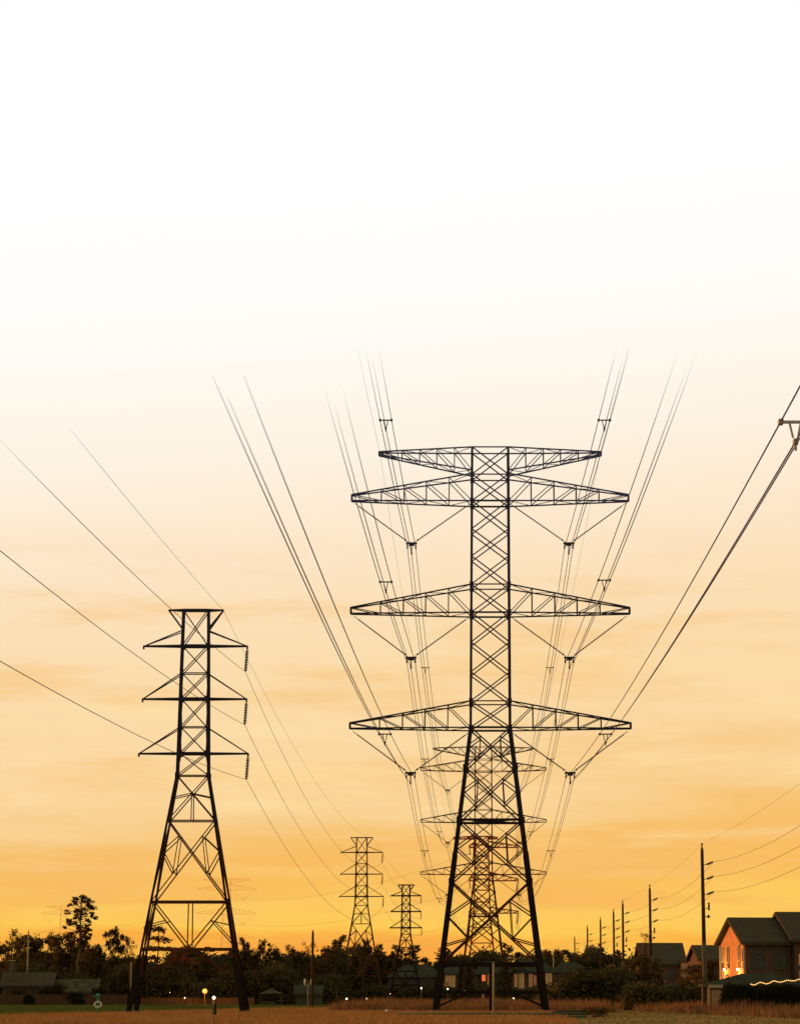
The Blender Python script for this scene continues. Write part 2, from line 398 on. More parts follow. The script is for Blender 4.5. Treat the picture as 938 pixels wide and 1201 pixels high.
# hand-placed trees: kind, u, v of top, distance, width in px, label
spec = [
 ('lumpy', 2, 1090, 470, 42, 'dark clumpy tree at the far left edge of the treeline'),
 ('broad', 30, 1094, 455, 44, 'broad dark tree behind the pale utility pole at far left'),
 ('lumpy', 52, 1096, 480, 34, 'gappy tree between the pale left pole and the tall slender pine'),
 ('broad', 76, 1093, 450, 42, 'rounded dark tree just left of the tall slender pine'),
 ('tall', 91, 1051, 440, 34, 'very tall slender pine rising alone above the left treeline'),
 ('broad', 104, 1103, 460, 36, 'low rounded tree just right of the tall slender pine'),
 ('lumpy', 120, 1124, 470, 36, 'low scrubby tree under the sky gap between two tall left trees'),
 ('lumpy', 136, 1086, 450, 42, 'wide open-crowned tree left of the left pylon leg'),
 ('wispy', 155, 1110, 470, 26, 'thin reddish sapling beside the left pylon leg'),
 ('layer', 185, 1084, 430, 38, 'dark shelf-branched cedar seen between the legs of the left pylon'),
 ('wispy', 206, 1112, 460, 34, 'thin red-leaved sapling right of the cedar inside the left pylon'),
 ('lumpy', 168, 1128, 465, 30, 'low dark tree behind the left pylon left leg'),
 ('wispy', 220, 1110, 470, 26, 'twiggy tree under the lowest brace of the left pylon'),
 ('lumpy', 212, 1126, 455, 40, 'low bushy tree below the lowest brace of the left pylon'),
 ('broad', 238, 1119, 440, 36, 'dome-shaped tree above the orange lamp'),
 ('lumpy', 262, 1128, 460, 30, 'low tree in the dip just left of the left pylon right leg'),
 ('lumpy', 278, 1112, 450, 32, 'tree directly behind the left pylon right leg'),
 ('pine', 286, 1103, 455, 22, 'small tufted pine top just right of the left pylon right leg'),
 ('broad', 298, 1112, 450, 34, 'tree above the left half of the pale canopy roof'),
 ('pine', 309, 1104, 460, 20, 'small round-topped pine above the pale canopy roof'),
 ('lumpy', 322, 1111, 450, 36, 'gappy tree above the right half of the pale canopy roof'),
 ('lumpy', 340, 1108, 465, 30, 'ragged tree halfway from the canopy roof to the thick dark pole'),
 ('broad', 352, 1114, 450, 30, 'tree immediately left of the thick dark pole'),
 ('wispy', 360, 1106, 480, 24, 'thin twiggy tree touching the thick dark pole from the left'),
 ('lumpy', 374, 1118, 460, 30, 'low tree immediately right of the thick dark pole'),
 ('pine', 384, 1112, 470, 22, 'little pine top between the thick dark pole and the tallest tuft'),
 ('pine', 398, 1100, 450, 30, 'tufted pine left of the small middle pylon'),
 ('broad', 411, 1108, 440, 44, 'wide rounded tree at the foot of the small middle pylon'),
 ('pine', 426, 1103, 470, 20, 'pine tuft seen through the legs of the small middle pylon'),
 ('lumpy', 437, 1110, 445, 34, 'gappy tree behind the right leg of the small middle pylon'),
 ('pine', 444, 1110, 470, 18, 'narrow pine top between the two small pylons'),
 ('lumpy', 455, 1118, 460, 28, 'low tree beside the left leg of the smallest pylon'),
 ('pine', 467, 1111, 520, 24, 'dark pine top between the legs of the smallest pylon'),
 ('pine', 485, 1111, 520, 30, 'wide pine top right of the smallest pylon'),
 ('lumpy', 500, 1123, 540, 34, 'low tree between the smallest pylon and the big pylon'),
 ('lumpy', 518, 1128, 540, 30, 'low tree behind the big pylon left foot'),
 ('broad', 545, 1133, 560, 44, 'low rounded tree behind the apartment roof inside the big pylon'),
 ('pine', 562, 1124, 560, 14, 'tiny pine tip above the apartment roof inside the big pylon'),
 ('pine', 596, 1109, 430, 22, 'small dark pine just right of the big pylon centre line'),
 ('broad', 547, 1130, 432, 20, 'small dark round tree between the big pylon left legs'),
 ('lumpy', 590, 1134, 432, 16, 'small dark tree between apartment windows inside the big pylon'),
 ('broad', 614, 1116, 545, 36, 'rounded tree behind the apartment gables inside the big pylon'),
 ('broad', 632, 1114, 540, 36, 'rounded tree behind the big pylon right leg'),
 ('broad', 648, 1112, 520, 30, 'dome-topped tree just right of the big pylon right leg'),
 ('broad', 664, 1113, 530, 28, 'dome-topped tree left of the most distant wooden poles'),
 ('lumpy', 682, 1114, 520, 34, 'gappy tree among the distant wooden poles'),
 ('pine', 694, 1111, 540, 26, 'pine clump beside the fourth most distant wooden pole'),
 ('lumpy', 714, 1122, 520, 34, 'low gappy tree behind the middle wooden poles'),
 ('pine', 726, 1117, 560, 22, 'small pine clump between two close wooden poles'),
 ('lumpy', 742, 1126, 480, 30, 'low tree left of the second nearest wooden pole'),
 ('broad', 757, 1118, 330, 40, 'dense dark tree hiding the left end of the middle house'),
 ('wispy', 756, 1096, 345, 22, 'bare red-tinted tree top poking above the dense dark tree'),
 ('broad', 818, 1130, 300, 42, 'dark leafy tree left of the nearest wooden pole'),
 ('lumpy', 812, 1116, 420, 22, 'small tree right of the middle house roof'),
 ('broad', 838, 1124, 290, 36, 'dark leafy tree between the nearest wooden pole and the gabled house'),
]
for i, (k, u, v, Y, w, lab) in enumerate(spec):
    if 395 < u < 520: Y = 900 + (i % 4) * 12
    put_tree(k, u, v - 1, Y, w * 1.22, lab, var=i % 3, group=TG)

# undergrowth masses (uncountable shrubbery below the crowns)
def undergrowth(name, x0, x1, Y, hfun, n, label, m='leaf_low', size=.26, depth=9, seed=3):
    r = np.random.default_rng(seed)
    x = r.uniform(x0, x1, n); y = Y + r.uniform(-depth, depth, n)
    h = hfun(x); z = h * r.uniform(0, 1, n) ** .8
    C = np.stack([x, y, z], 1)
    return tag(leaves(name, C, np.full(n, .9), 12, size, M[m], None, .7, seed), label, 'undergrowth', kind='stuff')
undergrowth('undergrowth', X(-60, 1150, 432), X(397, 1150, 432), 436,
            lambda x: 4.1 + 1.0 * np.sin(x * .35) + .8 * np.sin(x * .83 + 1), 9000, 'dark olive undergrowth massed below the treeline crowns')
for ua, ub, nn in ((-60, 399, 11000), (516, 745, 5000)):
    undergrowth('undergrowth', X(ua, 1150, 500), X(ub, 1150, 500), 505,
                lambda x: 7.2 + .9 * np.sin(x * .27 + 2) + .9 * np.sin(x * .71) + .5 * np.sin(x * 1.9), nn, 'far dark woodland mass behind the ' + ('left treeline crowns' if ua < 0 else 'apartment roofs'), depth=12, seed=9, size=.34)
undergrowth('undergrowth', X(385, 1150, 900), X(530, 1150, 900), 920,
            lambda x: 11.0 + 1.6 * np.sin(x * .2 + 2) + 1.4 * np.sin(x * .47) + .8 * np.sin(x * 1.1), 9000, 'distant woodland mass beyond the two small pylons', depth=12, seed=12, size=.5)
undergrowth('undergrowth', X(636, 1150, 330), X(742, 1150, 330), 330,
            lambda x: 2.9 + .9 * np.sin(x * .5 + 1) + .5 * np.sin(x * 1.3), 3200, 'dense dark thicket between the big pylon and the wooden poles', depth=14, seed=4)
undergrowth('undergrowth', X(392, 1150, 460), X(640, 1150, 460), 460,
            lambda x: 1.9 + .4 * np.sin(x * .7) + .3 * np.sin(x * 1.7), 2600, 'low dark shrubbery in front of the apartment building', depth=5, seed=6)
undergrowth('undergrowth', X(742, 1150, 285), X(828, 1150, 285), 285,
            lambda x: 1.6 + .4 * np.sin(x * .9), 1500, 'dark shrubs behind the grass between the two nearest wooden poles', depth=5, seed=8)

# ------------------------------------------------------------------ big lattice pylon
Y1 = 244.0; XC = 1.08
z_top = Z(524, Y1); zT_b = Z(551, Y1)
def zz(v): return Z(v, Y1 - 1.6)
def hwz(z, prof):
    for (z0, w0), (z1, w1) in zip(prof, prof[1:]):
        if z0 <= z <= z1: return w0 + (w1 - w0) * (z - z0) / (z1 - z0)
    return prof[-1][1]
PROF1 = [(0, 4.62), (zz(853), 1.68), (zz(524) + .1, 1.56)]
DEPTH = {}
def corner(z, sx, sy, prof):
    h = hwz(z, prof); return Vector((sx * h, sy * h * DEPTH.get(id(prof), 1), z))

def faces(): # pairs of corners for four faces
    return [((-1, -1), (1, -1)), ((-1, 1), (1, 1)), ((-1, -1), (-1, 1)), ((1, -1), (1, 1))]

def xpanel(mb, z0, z1, prof, w, sub=0, horiz=True):
    for (a, b) in faces():
        TL = corner(z1, *a, prof); TR = corner(z1, *b, prof); BL = corner(z0, *a, prof); BR = corner(z0, *b, prof)
        mb.bar(TL, BR, w); mb.bar(TR, BL, w * .93)
        if horiz: mb.bar(TL, TR, w)
        wt = (TL - TR).length; wb = (BL - BR).length; tc = wt / (wt + wb)
        Cc = TL.lerp(BR, tc)
        if sub:
            for T, B in ((TL, BL), (TR, BR)):
                M1 = T.lerp(Cc, .5); M2 = Cc.lerp(B, .45); Lp = T.lerp(B, tc)
                if sub == 1:
                    mb.bar(M1, Lp, w * .8); mb.bar(Lp, M2, w * .8); mb.bar(M1, M2, w * .7)
                else:
                    L2 = T.lerp(B, .78)
                    mb.bar(M1, T.lerp(B, .42), w * .8); mb.bar(T.lerp(B, .42), M2, w * .8); mb.bar(M2, L2, w * .8); mb.bar(M1, M2, w * .6)
                    mb.bar(L2, Cc.lerp(B, .78), w * .7)

def crossarm(mb, side, zb, zt, ztb, ztt, xt, prof, pts, w, ytip=.32):
    hb = hwz(zb, prof); ht = hwz(min(zt, prof[-1][0]), prof)
    def node(t, top, sy):
        if top: return Vector((side * (ht + (xt - ht) * t), sy * (ht + (ytip - ht) * t), zt + (ztt - zt) * t))
        return Vector((side * (hb + (xt - hb) * t), sy * (hb + (ytip - hb) * t), zb + (ztb - zb) * t))
    for sy in (-1, 1):
        mb.bar(node(0, 1, sy), node(1, 1, sy), w * 1.35); mb.bar(node(0, 0, sy), node(1, 0, sy), w * 1.35)
        for i in range(1, len(pts)):
            t0, t1 = pts[i-1], pts[i]
            mb.bar(node(t1, 1, sy), node(t1, 0, sy), w * .8)
            mb.bar(node(t1, 1, sy), node(t0, 0, sy), w * .85)
    for i in range(1, len(pts)):
        t0, t1 = pts[i-1], pts[i]
        for top in (0, 1):
            mb.bar(node(t1, top, -1), node(t1, top, 1), w * .7)
            mb.bar(node(t0, top, -1 if i % 2 else 1), node(t1, top, 1 if i % 2 else -1), w * .6)
    mb.box(((node(1, 1, 1) + node(1, 0, -1)) / 2), (.16, ytip * 2 + .06, abs(ztt - ztb) + .04))

def ins_string(name, a, b, parent, r=.10, n=14, core=.03, seg=7, material=None):
    mb = MB(); prof = [(0, core), (.07, core)]
    for i in range(n):
        t = .08 + .84 * i / n; dt = .84 / n
        prof += [(t, core), (t + dt * .35, r), (t + dt * .6, r * .85), (t + dt * .8, core)]
    prof += [(.93, core), (.93, core * 2.6), (.96, core * 2.6), (.96, core), (1, core)]
    mb.lathe(a, b, prof, seg); return mb.build(name, material or M['insul'], parent)

ARM_PTS = [0, .19, .38, .565, .755, 1]
YOKE = {}
def make_main(label):
    t = thing('lattice_pylon', label, 'pylon', (XC, Y1, 0), 0, 'double-circuit pylons with V strings')
    zm = zz(853)
    for sx in (-1, 1):
        for sy in (-1, 1):
            mb = MB()
            mb.bar(corner(0, sx, sy, PROF1), corner(zz(1128), sx, sy, PROF1), .46)
            mb.bar(corner(zz(1128), sx, sy, PROF1), corner(zz(1000), sx, sy, PROF1), .37)
            mb.bar(corner(zz(1000), sx, sy, PROF1), corner(zm, sx, sy, PROF1), .30)
            mb.bar(corner(zm, sx, sy, PROF1), corner(zz(524), sx, sy, PROF1), .21)
            for v in (1131, 1164, 1034, 962, 900, 853, 822, 718, 685, 587, 556):   # gusset plates
                mb.box(corner(zz(v), sx, sy, PROF1), (.3 if v < 900 else .46,) * 2 + (.45,))
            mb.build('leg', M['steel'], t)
            f = MB(); p = corner(0, sx, sy, PROF1); f.lathe((p.x, p.y, -.4), (p.x, p.y, .28), [(0, .55), (.8, .55), (1, .42)], 12)
            f.build('footing', M['concrete'], t)
    mb = MB(); w = .105
    lv = [853, 822, 788, 753, 718, 685, 652, 620, 587, 556, 524]
    for a, b in zip(lv, lv[1:]):
        xpanel(mb, zz(a), zz(b), PROF1, w, 0, b in (822, 718, 685, 587, 556, 524))
    xpanel(mb, zz(900), zz(853), PROF1, .12, 1, True)
    xpanel(mb, zz(962), zz(900), PROF1, .12, 1, False)
    xpanel(mb, zz(1034), zz(962), PROF1, .12, 1, True)
    xpanel(mb, zz(1130), zz(1034), PROF1, .13, 2, False)
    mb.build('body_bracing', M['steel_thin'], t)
    mb = MB()
    for v, wd in ((962, .2), (1131, .30), (1164, .30), (853, .17), (718, .15), (587, .15)):
        mb = MB()
        for a, b in faces(): mb.bar(corner(zz(v), *a, PROF1), corner(zz(v), *b, PROF1), wd)
        if v in (1131, 962): # plan diagonals
            mb.bar(corner(zz(v), -1, -1, PROF1), corner(zz(v), 1, 1, PROF1), .12); mb.bar(corner(zz(v), 1, -1, PROF1), corner(zz(v), -1, 1, PROF1), .12)
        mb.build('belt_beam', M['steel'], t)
    mb = MB()
    # short knee braces above the footings
    for a, b in faces():
        A = corner(zz(1164), *a, PROF1); B = corner(zz(1164), *b, PROF1); A0 = corner(.5, *a, PROF1); B0 = corner(.5, *b, PROF1)
        for P0, P1_, ww_ in ((A.lerp(B, .3), A0, .14), (A.lerp(B, .7), B0, .14), (corner(zz(1131), *a, PROF1).lerp(corner(zz(1131), *b, PROF1), .2), A.lerp(B, .2), .2)):
            mb = MB(); mb.bar(P0, P1_, ww_); mb.build('knee_brace', M['steel'], t)
    mb = MB(); mb.bar((0, -hwz(zz(1131), PROF1), zz(1134)), (0, -hwz(1, PROF1) + .2, .2), .26)
    mb.build('centre_strut', M['steel'], t)
    # crossarms (left and right half of one truss)
    for (vb, vt, vtb, vtt, xt, kind) in ((551, 524, 530, 526.5, 9.65, 'e'), (587, 555, 584, 577, 12.0, 'c'), (718, 685, 717, 710, 12.0, 'c'), (853, 822, 852.5, 846, 12.0, 'c')):
        mb = MB()
        for sd in (-1, 1): crossarm(mb, sd, zz(vb), zz(vt), zz(vtb), zz(vtt), xt, PROF1, ARM_PTS, .085)
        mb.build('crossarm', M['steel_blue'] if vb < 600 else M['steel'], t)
    # V strings with yoke plates
    for k, (va, vy) in enumerate(((584, 633), (717, 768), (853, 904))):
        for sd in (-1, 1):
            y = Vector((sd * 6.8, 0, zz(vy)))
            ins_string('insulator_string', (sd * 11.75, 0, zz(va) - .2), y + Vector((sd * .3, 0, .05)), t, .075, 26, .028)
            ins_string('insulator_string', (sd * 1.75, 0, zz(va) - .25), y + Vector((-sd * .3, 0, .05)), t, .075, 26, .028)
            mb = MB(); mb.box(y + Vector((0, 0, -.05)), (.95, .08, .16)); mb.box(y + Vector((0, 0, -.2)), (.5, .06, .2))
            for dx in (-.36, .36):
                mb.bar(y + Vector((dx, 0, -.1)), y + Vector((dx, 0, -.42)), .1); mb.box(y + Vector((dx, 0, -.42)), (.13, .5, .16))
            mb.bar(y + Vector((0, 0, -.1)), y + Vector((0, 0, -.9)), .1); mb.box(y + Vector((0, 0, -.92)), (.13, .5, .2))
            mb.build('yoke_plate', M['steel'], t)
            YOKE[(k, sd)] = y
    return t
big = make_main('largest pylon, near black lattice with four tapered crossarms, right of centre')
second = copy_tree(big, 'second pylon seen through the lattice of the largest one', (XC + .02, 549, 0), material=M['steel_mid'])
# far bent-line pylons of the same kind
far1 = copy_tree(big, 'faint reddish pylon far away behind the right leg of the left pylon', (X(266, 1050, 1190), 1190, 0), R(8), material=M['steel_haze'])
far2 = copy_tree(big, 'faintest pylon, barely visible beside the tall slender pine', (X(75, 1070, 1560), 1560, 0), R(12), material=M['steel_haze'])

# angle pylon at the bend (third in the big row): narrower, short left arms
Y3 = 823.0
def make_angle():
    t = thing('angle_pylon', 'third pylon of the big row, reddish, with longer right arms, lowest behind the second', 'pylon', (X(565, 1050, Y3), Y3, 0))
    z3 = lambda v: Z(v, Y3)
    prof = [(0, 4.6), (z3(1072), 2.3), (z3(981), 1.75)]
    for sx in (-1, 1):
        for sy in (-1, 1):
            mb = MB(); mb.bar(corner(0, sx, sy, prof), corner(z3(1072), sx, sy, prof), .42); mb.bar(corner(z3(1072), sx, sy, prof), corner(z3(981), sx, sy, prof), .36)
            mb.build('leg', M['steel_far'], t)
    mb = MB()
    lv = [1150, 1128, 1106, 1088, 1072, 1058, 1044, 1031, 1018, 1004, 991, 981]
    for a, b in zip(lv, lv[1:]): xpanel(mb, z3(a), z3(b), prof, .2)
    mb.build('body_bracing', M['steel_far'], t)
    for (vb, vt, vtt, xl, xr) in ((984, 981, 982, 8.2, 4.5), (994, 987, 992, 3.7, 10.4), (1033, 1023, 1031, 3.7, 10.4), (1071, 1064, 1069, 3.7, 10.4)):
        mb = MB()
        crossarm(mb, -1, z3(vb), z3(vt), z3(vb), z3(vtt), xl, prof, [0, .5, 1], .2); crossarm(mb, 1, z3(vb), z3(vt), z3(vb), z3(vtt), xr, prof, [0, .25, .5, .75, 1], .2)
        mb.build('crossarm', M['steel_far'], t)
        if vb > 990:
            ins_string('insulator_string', (10.3, 0, z3(vb)), (9.9, 0, z3(vb + 13)), t, .22, 10, .1, 6, M['steel_far'])
            ins_string('insulator_string', (-3.6, 0, z3(vb)), (-3.3, 0, z3(vb + 9)), t, .2, 8, .1, 6, M['steel_far'])
    return t
ang = make_angle()

# ------------------------------------------------------------------ narrow pylons of the left row
YL = 233.0
zl = lambda v: Z(v, YL)
XL = X(229.5, 760, YL)
PROFL = [(0, 4.55), (zl(910), 1.27), (zl(884), 1.06), (zl(716), 1.02)]
STR_L = []; DEPTH[id(PROFL)] = DL = .55
def make_left():
    t = thing('narrow_pylon', 'tall narrow pylon on the left with insulators hanging from its right arm tips', 'pylon', (XL, YL, 0), 0, 'narrow pylons of the left row')
    for sx in (-1, 1):
        for sy in (-1, 1):
            mb = MB()
            mb.bar(corner(0, sx, sy, PROFL), corner(zl(1125), sx, sy, PROFL), .38)
            mb.bar(corner(zl(1125), sx, sy, PROFL), corner(zl(910), sx, sy, PROFL), .17)
            mb.bar(corner(zl(910), sx, sy, PROFL), corner(zl(716), sx, sy, PROFL), .155)
            for v in (884, 910, 820, 758): mb.box(corner(zl(v), sx, sy, PROFL), (.26, .26, .45))
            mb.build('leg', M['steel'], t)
            f = MB(); p = corner(0, sx, sy, PROFL); f.lathe((p.x, p.y, -.4), (p.x, p.y, .25), [(0, .5), (.8, .5), (1, .4)], 12)
            f.build('footing', M['concrete'], t)
    mb = MB(); w = .085
    lv = [884, 853, 820, 790, 758, 716]
    for a, b in zip(lv, lv[1:]): xpanel(mb, zl(a), zl(b), PROFL, w)
    xpanel(mb, zl(910), zl(884), PROFL, w)
    xpanel(mb, zl(963), zl(910), PROFL, .09)
    xpanel(mb, zl(1058), zl(963), PROFL, .1, 1)
    for a, b in faces():
        A = corner(zl(963), *a, PROFL); B = corner(zl(963), *b, PROFL); m0 = (A + B) / 2
        T = (corner(zl(931), *a, PROFL) + corner(zl(931), *b, PROFL)) / 2; mb.bar(m0, T, .08)
        mb.bar(T, corner(zl(936), *a, PROFL), .08); mb.bar(T, corner(zl(936), *b, PROFL), .08)
        A = corner(zl(1058), *a, PROFL); B = corner(zl(1058), *b, PROFL); A2 = corner(zl(1113.5), *a, PROFL); B2 = corner(zl(1113.5), *b, PROFL)
        m1 = (A + B) / 2; m2 = (A2 + B2) / 2
        mb.bar(A, B, .16); mb.bar(A2, B2, .2); mb.bar(m1, m2, .09); mb.bar(A, m2, .1); mb.bar(B, m2, .1)
        A3 = corner(zl(1148), *a, PROFL); B3 = corner(zl(1148), *b, PROFL); mb.bar(m2, A3, .09); mb.bar(m2, B3, .09)
        L2 = B.lerp(m2, .4); mb.bar(L2, B.lerp(B2, .5), .08); mb.bar(L2, B.lerp(B2, .9), .08)
        L2 = A.lerp(m2, .4); mb.bar(L2, A.lerp(A2, .5), .08)
        mb.box(m2 + Vector((1.6 if a[1] == b[1] else 0, 0, 0)), (.45, .25, .35))
    for v in (1058, 1113.5): mb.bar(corner(zl(v), -1, -1, PROFL), corner(zl(v), 1, 1, PROFL), .1)
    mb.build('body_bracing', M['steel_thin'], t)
    # top cap
    mb = MB(); zc = zl(716); zb = zl(739); h = 1.02
    for sx in (-1, 1):
        tip = Vector((sx * 2.25, 0, zc + .02))
        for sy in (-1, 1):
            mb.bar((sx * h, sy * h * DL, zc), tip, .13); mb.bar((sx * h, sy * h * DL, zb), tip, .11)
    for sy in (-1, 1): mb.bar((-h, sy * h * DL, zc), (h, sy * h * DL, zc), .14)
    mb.build('earth_wire_peak', M['steel'], t)
    for (va, vt, xt) in ((758, 740, 4.25), (820, 790, 4.25), (884, 853, 4.45)):
        mb = MB(); za = zl(va); zt_ = zl(vt)
        for sx in (-1, 1):
            tip = Vector((sx * xt, 0, za))
            for sy in (-1, 1):
                hb = hwz(za, PROFL); mb.bar((sx * hb, sy * hb * DL, za), tip, .15)
                hb = hwz(zt_, PROFL); mb.bar((sx * hb, sy * hb * DL, zt_), tip, .085)
            for q in (.35, .68):
                y = h * DL * (1 - q); x = sx * (h + (xt - h) * q); mb.bar((x, -y, za), (x, y, za), .1)
            mb.box(tip + Vector((0, 0, -.1)), (.14, .14, .3))
        for sy in (-1, 1): mb.bar((-h, sy * h * DL, za), (h, sy * h * DL, za), .2)
        mb.build('crossarm', M['steel'], t)
        b = Vector((xt - .12, 0, za - 2.1))
        ins_string('insulator_string', (xt, 0, za - .2), b, t, .17, 12, .05, 9)
        STR_L.append(b)
    return t
L1 = make_left()
YL2, YL3 = 582.0, 450.0
S3 = (Z(1038, YL3)) / zl(716)
XL2, XL3 = X(424, 1020, YL2), X(476, 1070, YL3)
def remat(o, m):
    for ch in o.children: ch.data.materials[0] = m; remat(ch, m)
MB.TH = 1.25
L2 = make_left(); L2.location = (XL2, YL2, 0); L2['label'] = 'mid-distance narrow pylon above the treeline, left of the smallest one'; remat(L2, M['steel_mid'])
MB.TH = 2.3
L3 = make_left(); L3.location = (XL3, YL3, 0); L3.scale = (S3, S3, S3); L3['label'] = 'smallest narrow pylon, standing in front of the trees left of the big pylon'; remat(L3, M['steel'])
MB.TH = 1.0

# ------------------------------------------------------------------ conductors
def span(p, q, sag, n=28):
    p = Vector(p); q = Vector(q)
    return [p.lerp(q, i / n) - Vector((0, 0, 4 * sag * (i / n) * (1 - i / n))) for i in range(n + 1)]
def wire_obj(name, pts, r, parent=None, clear=None, material='wire', seg=5):
    mb = MB(); mb.tube(pts, r, seg); o = mb.build(name, M[material], parent, True)
    cl = []
    for p in pts:
        a = clear(p) if clear else 0.0
        cl += [a] * seg
    at = o.data.attributes.new('clear', 'FLOAT', 'POINT'); at.data.foreach_set('value', cl)
    return o
def fade(y0, y1, mx=1.0):
    """wholly clear nearer than y0, solid beyond y1"""
    return lambda p: mx * max(0.0, min(1.0, (y1 - p.y) / (y1 - y0))) ** 1.3

def clip_pts(pts, ymin): return [p for p in pts if p.y >= ymin]
names_h = ['highest', 'middle', 'lowest']; side_n = {-1: 'left', 1: 'right'}
P0Y = Y1 - 400
fades = {(0, -1): (150, 205), (0, 1): (150, 195), (1, -1): (110, 165), (1, 1): (105, 155), (2, -1): (61, 105), (2, 1): (40, 60)}
SG = {(0, -1): 4.9, (0, 1): 4.9, (1, -1): 4.9, (1, 1): 4.7, (2, -1): 4.2, (2, 1): 4.2}
for k in range(3):
    for sd in (-1, 1):
        y = YOKE[(k, sd)]
        t = thing('conductor_bundle', f'{names_h[k]} {side_n[sd]}-hand bundle of three wires strung along the row of big pylons', 'power line',
                  (XC + y.x, Y1, y.z), 0, 'wire bundles of the big pylon row')
        org = Vector(t.location)
        y0, y1 = fades[(k, sd)]
        for (dx, dz) in ((-.36, -.45), (.36, -.45), (0, -.95)):
            A = Vector((XC + y.x + dx, Y1, y.z + dz)); P = Vector((A.x, P0Y, A.z)); B = Vector((A.x, 549, A.z))
            z3 = Z((992, 1033, 1071)[k] + 8, Y3)
            Cp = Vector((X(565, 1050, Y3) + (9.9 if sd > 0 else -3.4) + dx, Y3, z3 + dz * .3))
            pts = clip_pts(span(P, A, SG[(k, sd)], 60), y0 - 3)[:-1] + span(A, B, 4.4, 26)[:-1] + span(B, Cp, 4.2, 16)
            wire_obj('wire', [p - org for p in pts], (.028, .025, .0215)[k], t, lambda p, o=org, f=fade(y0, y1): f(p + o))
        for ys in (69.4, 176, 310, 430) if (k, sd) == (2, 1) else (176, 310, 430) if k else (174, 310, 430):
            if ys < Y1: tt = (ys - P0Y) / 400; dzz = -4 * SG[(k, sd)] * tt * (1 - tt)
            else: tt = (ys - Y1) / 305; dzz = -4 * 4.4 * tt * (1 - tt)
            c = Vector((0, ys - Y1, dzz))
            mb = MB(); a, b, d = c + Vector((-.36, 0, -.45)), c + Vector((.36, 0, -.45)), c + Vector((0, 0, -.95))
            mb.bar(a + Vector((-.05, 0, 0)), b + Vector((.05, 0, 0)), .07); mb.bar(a.lerp(b, .3), d + Vector((-.06, 0, .1)), .05); mb.bar(a.lerp(b, .7), d + Vector((.06, 0, .1)), .05)
            for q in (a, b, d): mb.box(q, (.12, .3, .12))
            mb.bar(d, d + Vector((0, 0, -.22)), .06)
            mb.build('spacer', M['pale_steel' if ys < 80 else 'steel'], t)
for sd in (-1, 1):
    A = Vector((XC + sd * 9.6, Y1, zz(527))); P = Vector((A.x, P0Y, A.z)); B = Vector((A.x, 549, A.z))
    Cp = Vector((X(565, 1050, Y3) + (-8 if sd < 0 else 4.5), Y3, Z(982, Y3)))
    pts = clip_pts(span(P, A, 3.2, 60), 195)[:-1] + span(A, B, 2.6, 20)[:-1] + span(B, Cp, 2.5, 12)
    tag(wire_obj('earth_wire', pts, .012, None, lambda p, f=fade(196, 240, .9): max(f(p), .35)),
        f'faint single earth wire from the {side_n[sd]} tip of the topmost crossarm of the big pylon', 'power line', 'earth wires of the big pylon row')
# lines from the bend towards the faint pylons
for k in range(3):
    a = Vector((X(565, 1050, Y3) - 3.4, Y3, Z((992, 1033, 1071)[k] + 8, Y3)))
    b = Vector((far1.location.x, 1190, YOKE[(k, 1)].z)); d = Vector((far2.location.x, 1560, YOKE[(k, 1)].z))
    tag(wire_obj('far_conductor', span(a, b, 5, 20)[:-1] + span(b, d, 6, 20), .035, None, lambda p: .55, 'wire_warm'),
        f'thin {names_h[k]} wire leading left from the bent row to the faint distant pylons', 'power line', 'wires to the faint pylons')

# left row: three conductors and one earth wire
fl = [(113 * .97, 150), (60, 61), (60, 61)]
for k in range(3):
    b = STR_L[k]; A = Vector((XL + b.x, YL, b.z)); P = Vector((A.x, YL - 400, A.z)); B = Vector((XL2 + b.x, YL2, b.z)); Cp = Vector((XL3 + b.x * S3, YL3, b.z * S3))
    y0, y1 = fl[k]
    pts = clip_pts(span(P, A, 5.0, 80), 84 if k else 106)[:-1] + span(A, B, 6.2, 30)[:-1] + span(B, Cp, 1.5, 14)
    tag(wire_obj('conductor', pts, .019, None, fade(y0, y1) if k == 0 else None), f'single {names_h[k]} wire hung from the right arm tips of the left pylon row', 'power line', 'wires of the left pylon row')
A = Vector((XL + 2.25, YL, zl(716))); P = Vector((A.x, YL - 400, A.z)); B = Vector((XL2 + 2.25, YL2, A.z)); Cp = Vector((XL3 + 2.25 * S3, YL3, A.z * S3))
pts = clip_pts(span(P, A, 3.6, 80), 138)[:-1] + span(A, B, 4.2, 30)[:-1] + span(B, Cp, 1.2, 12)
tag(wire_obj('earth_wire', pts, .016, None, lambda p, f=fade(140, 175): max(f(p), .45)), 'very faint earth wire over the top right corner of the left pylon row', 'power line')

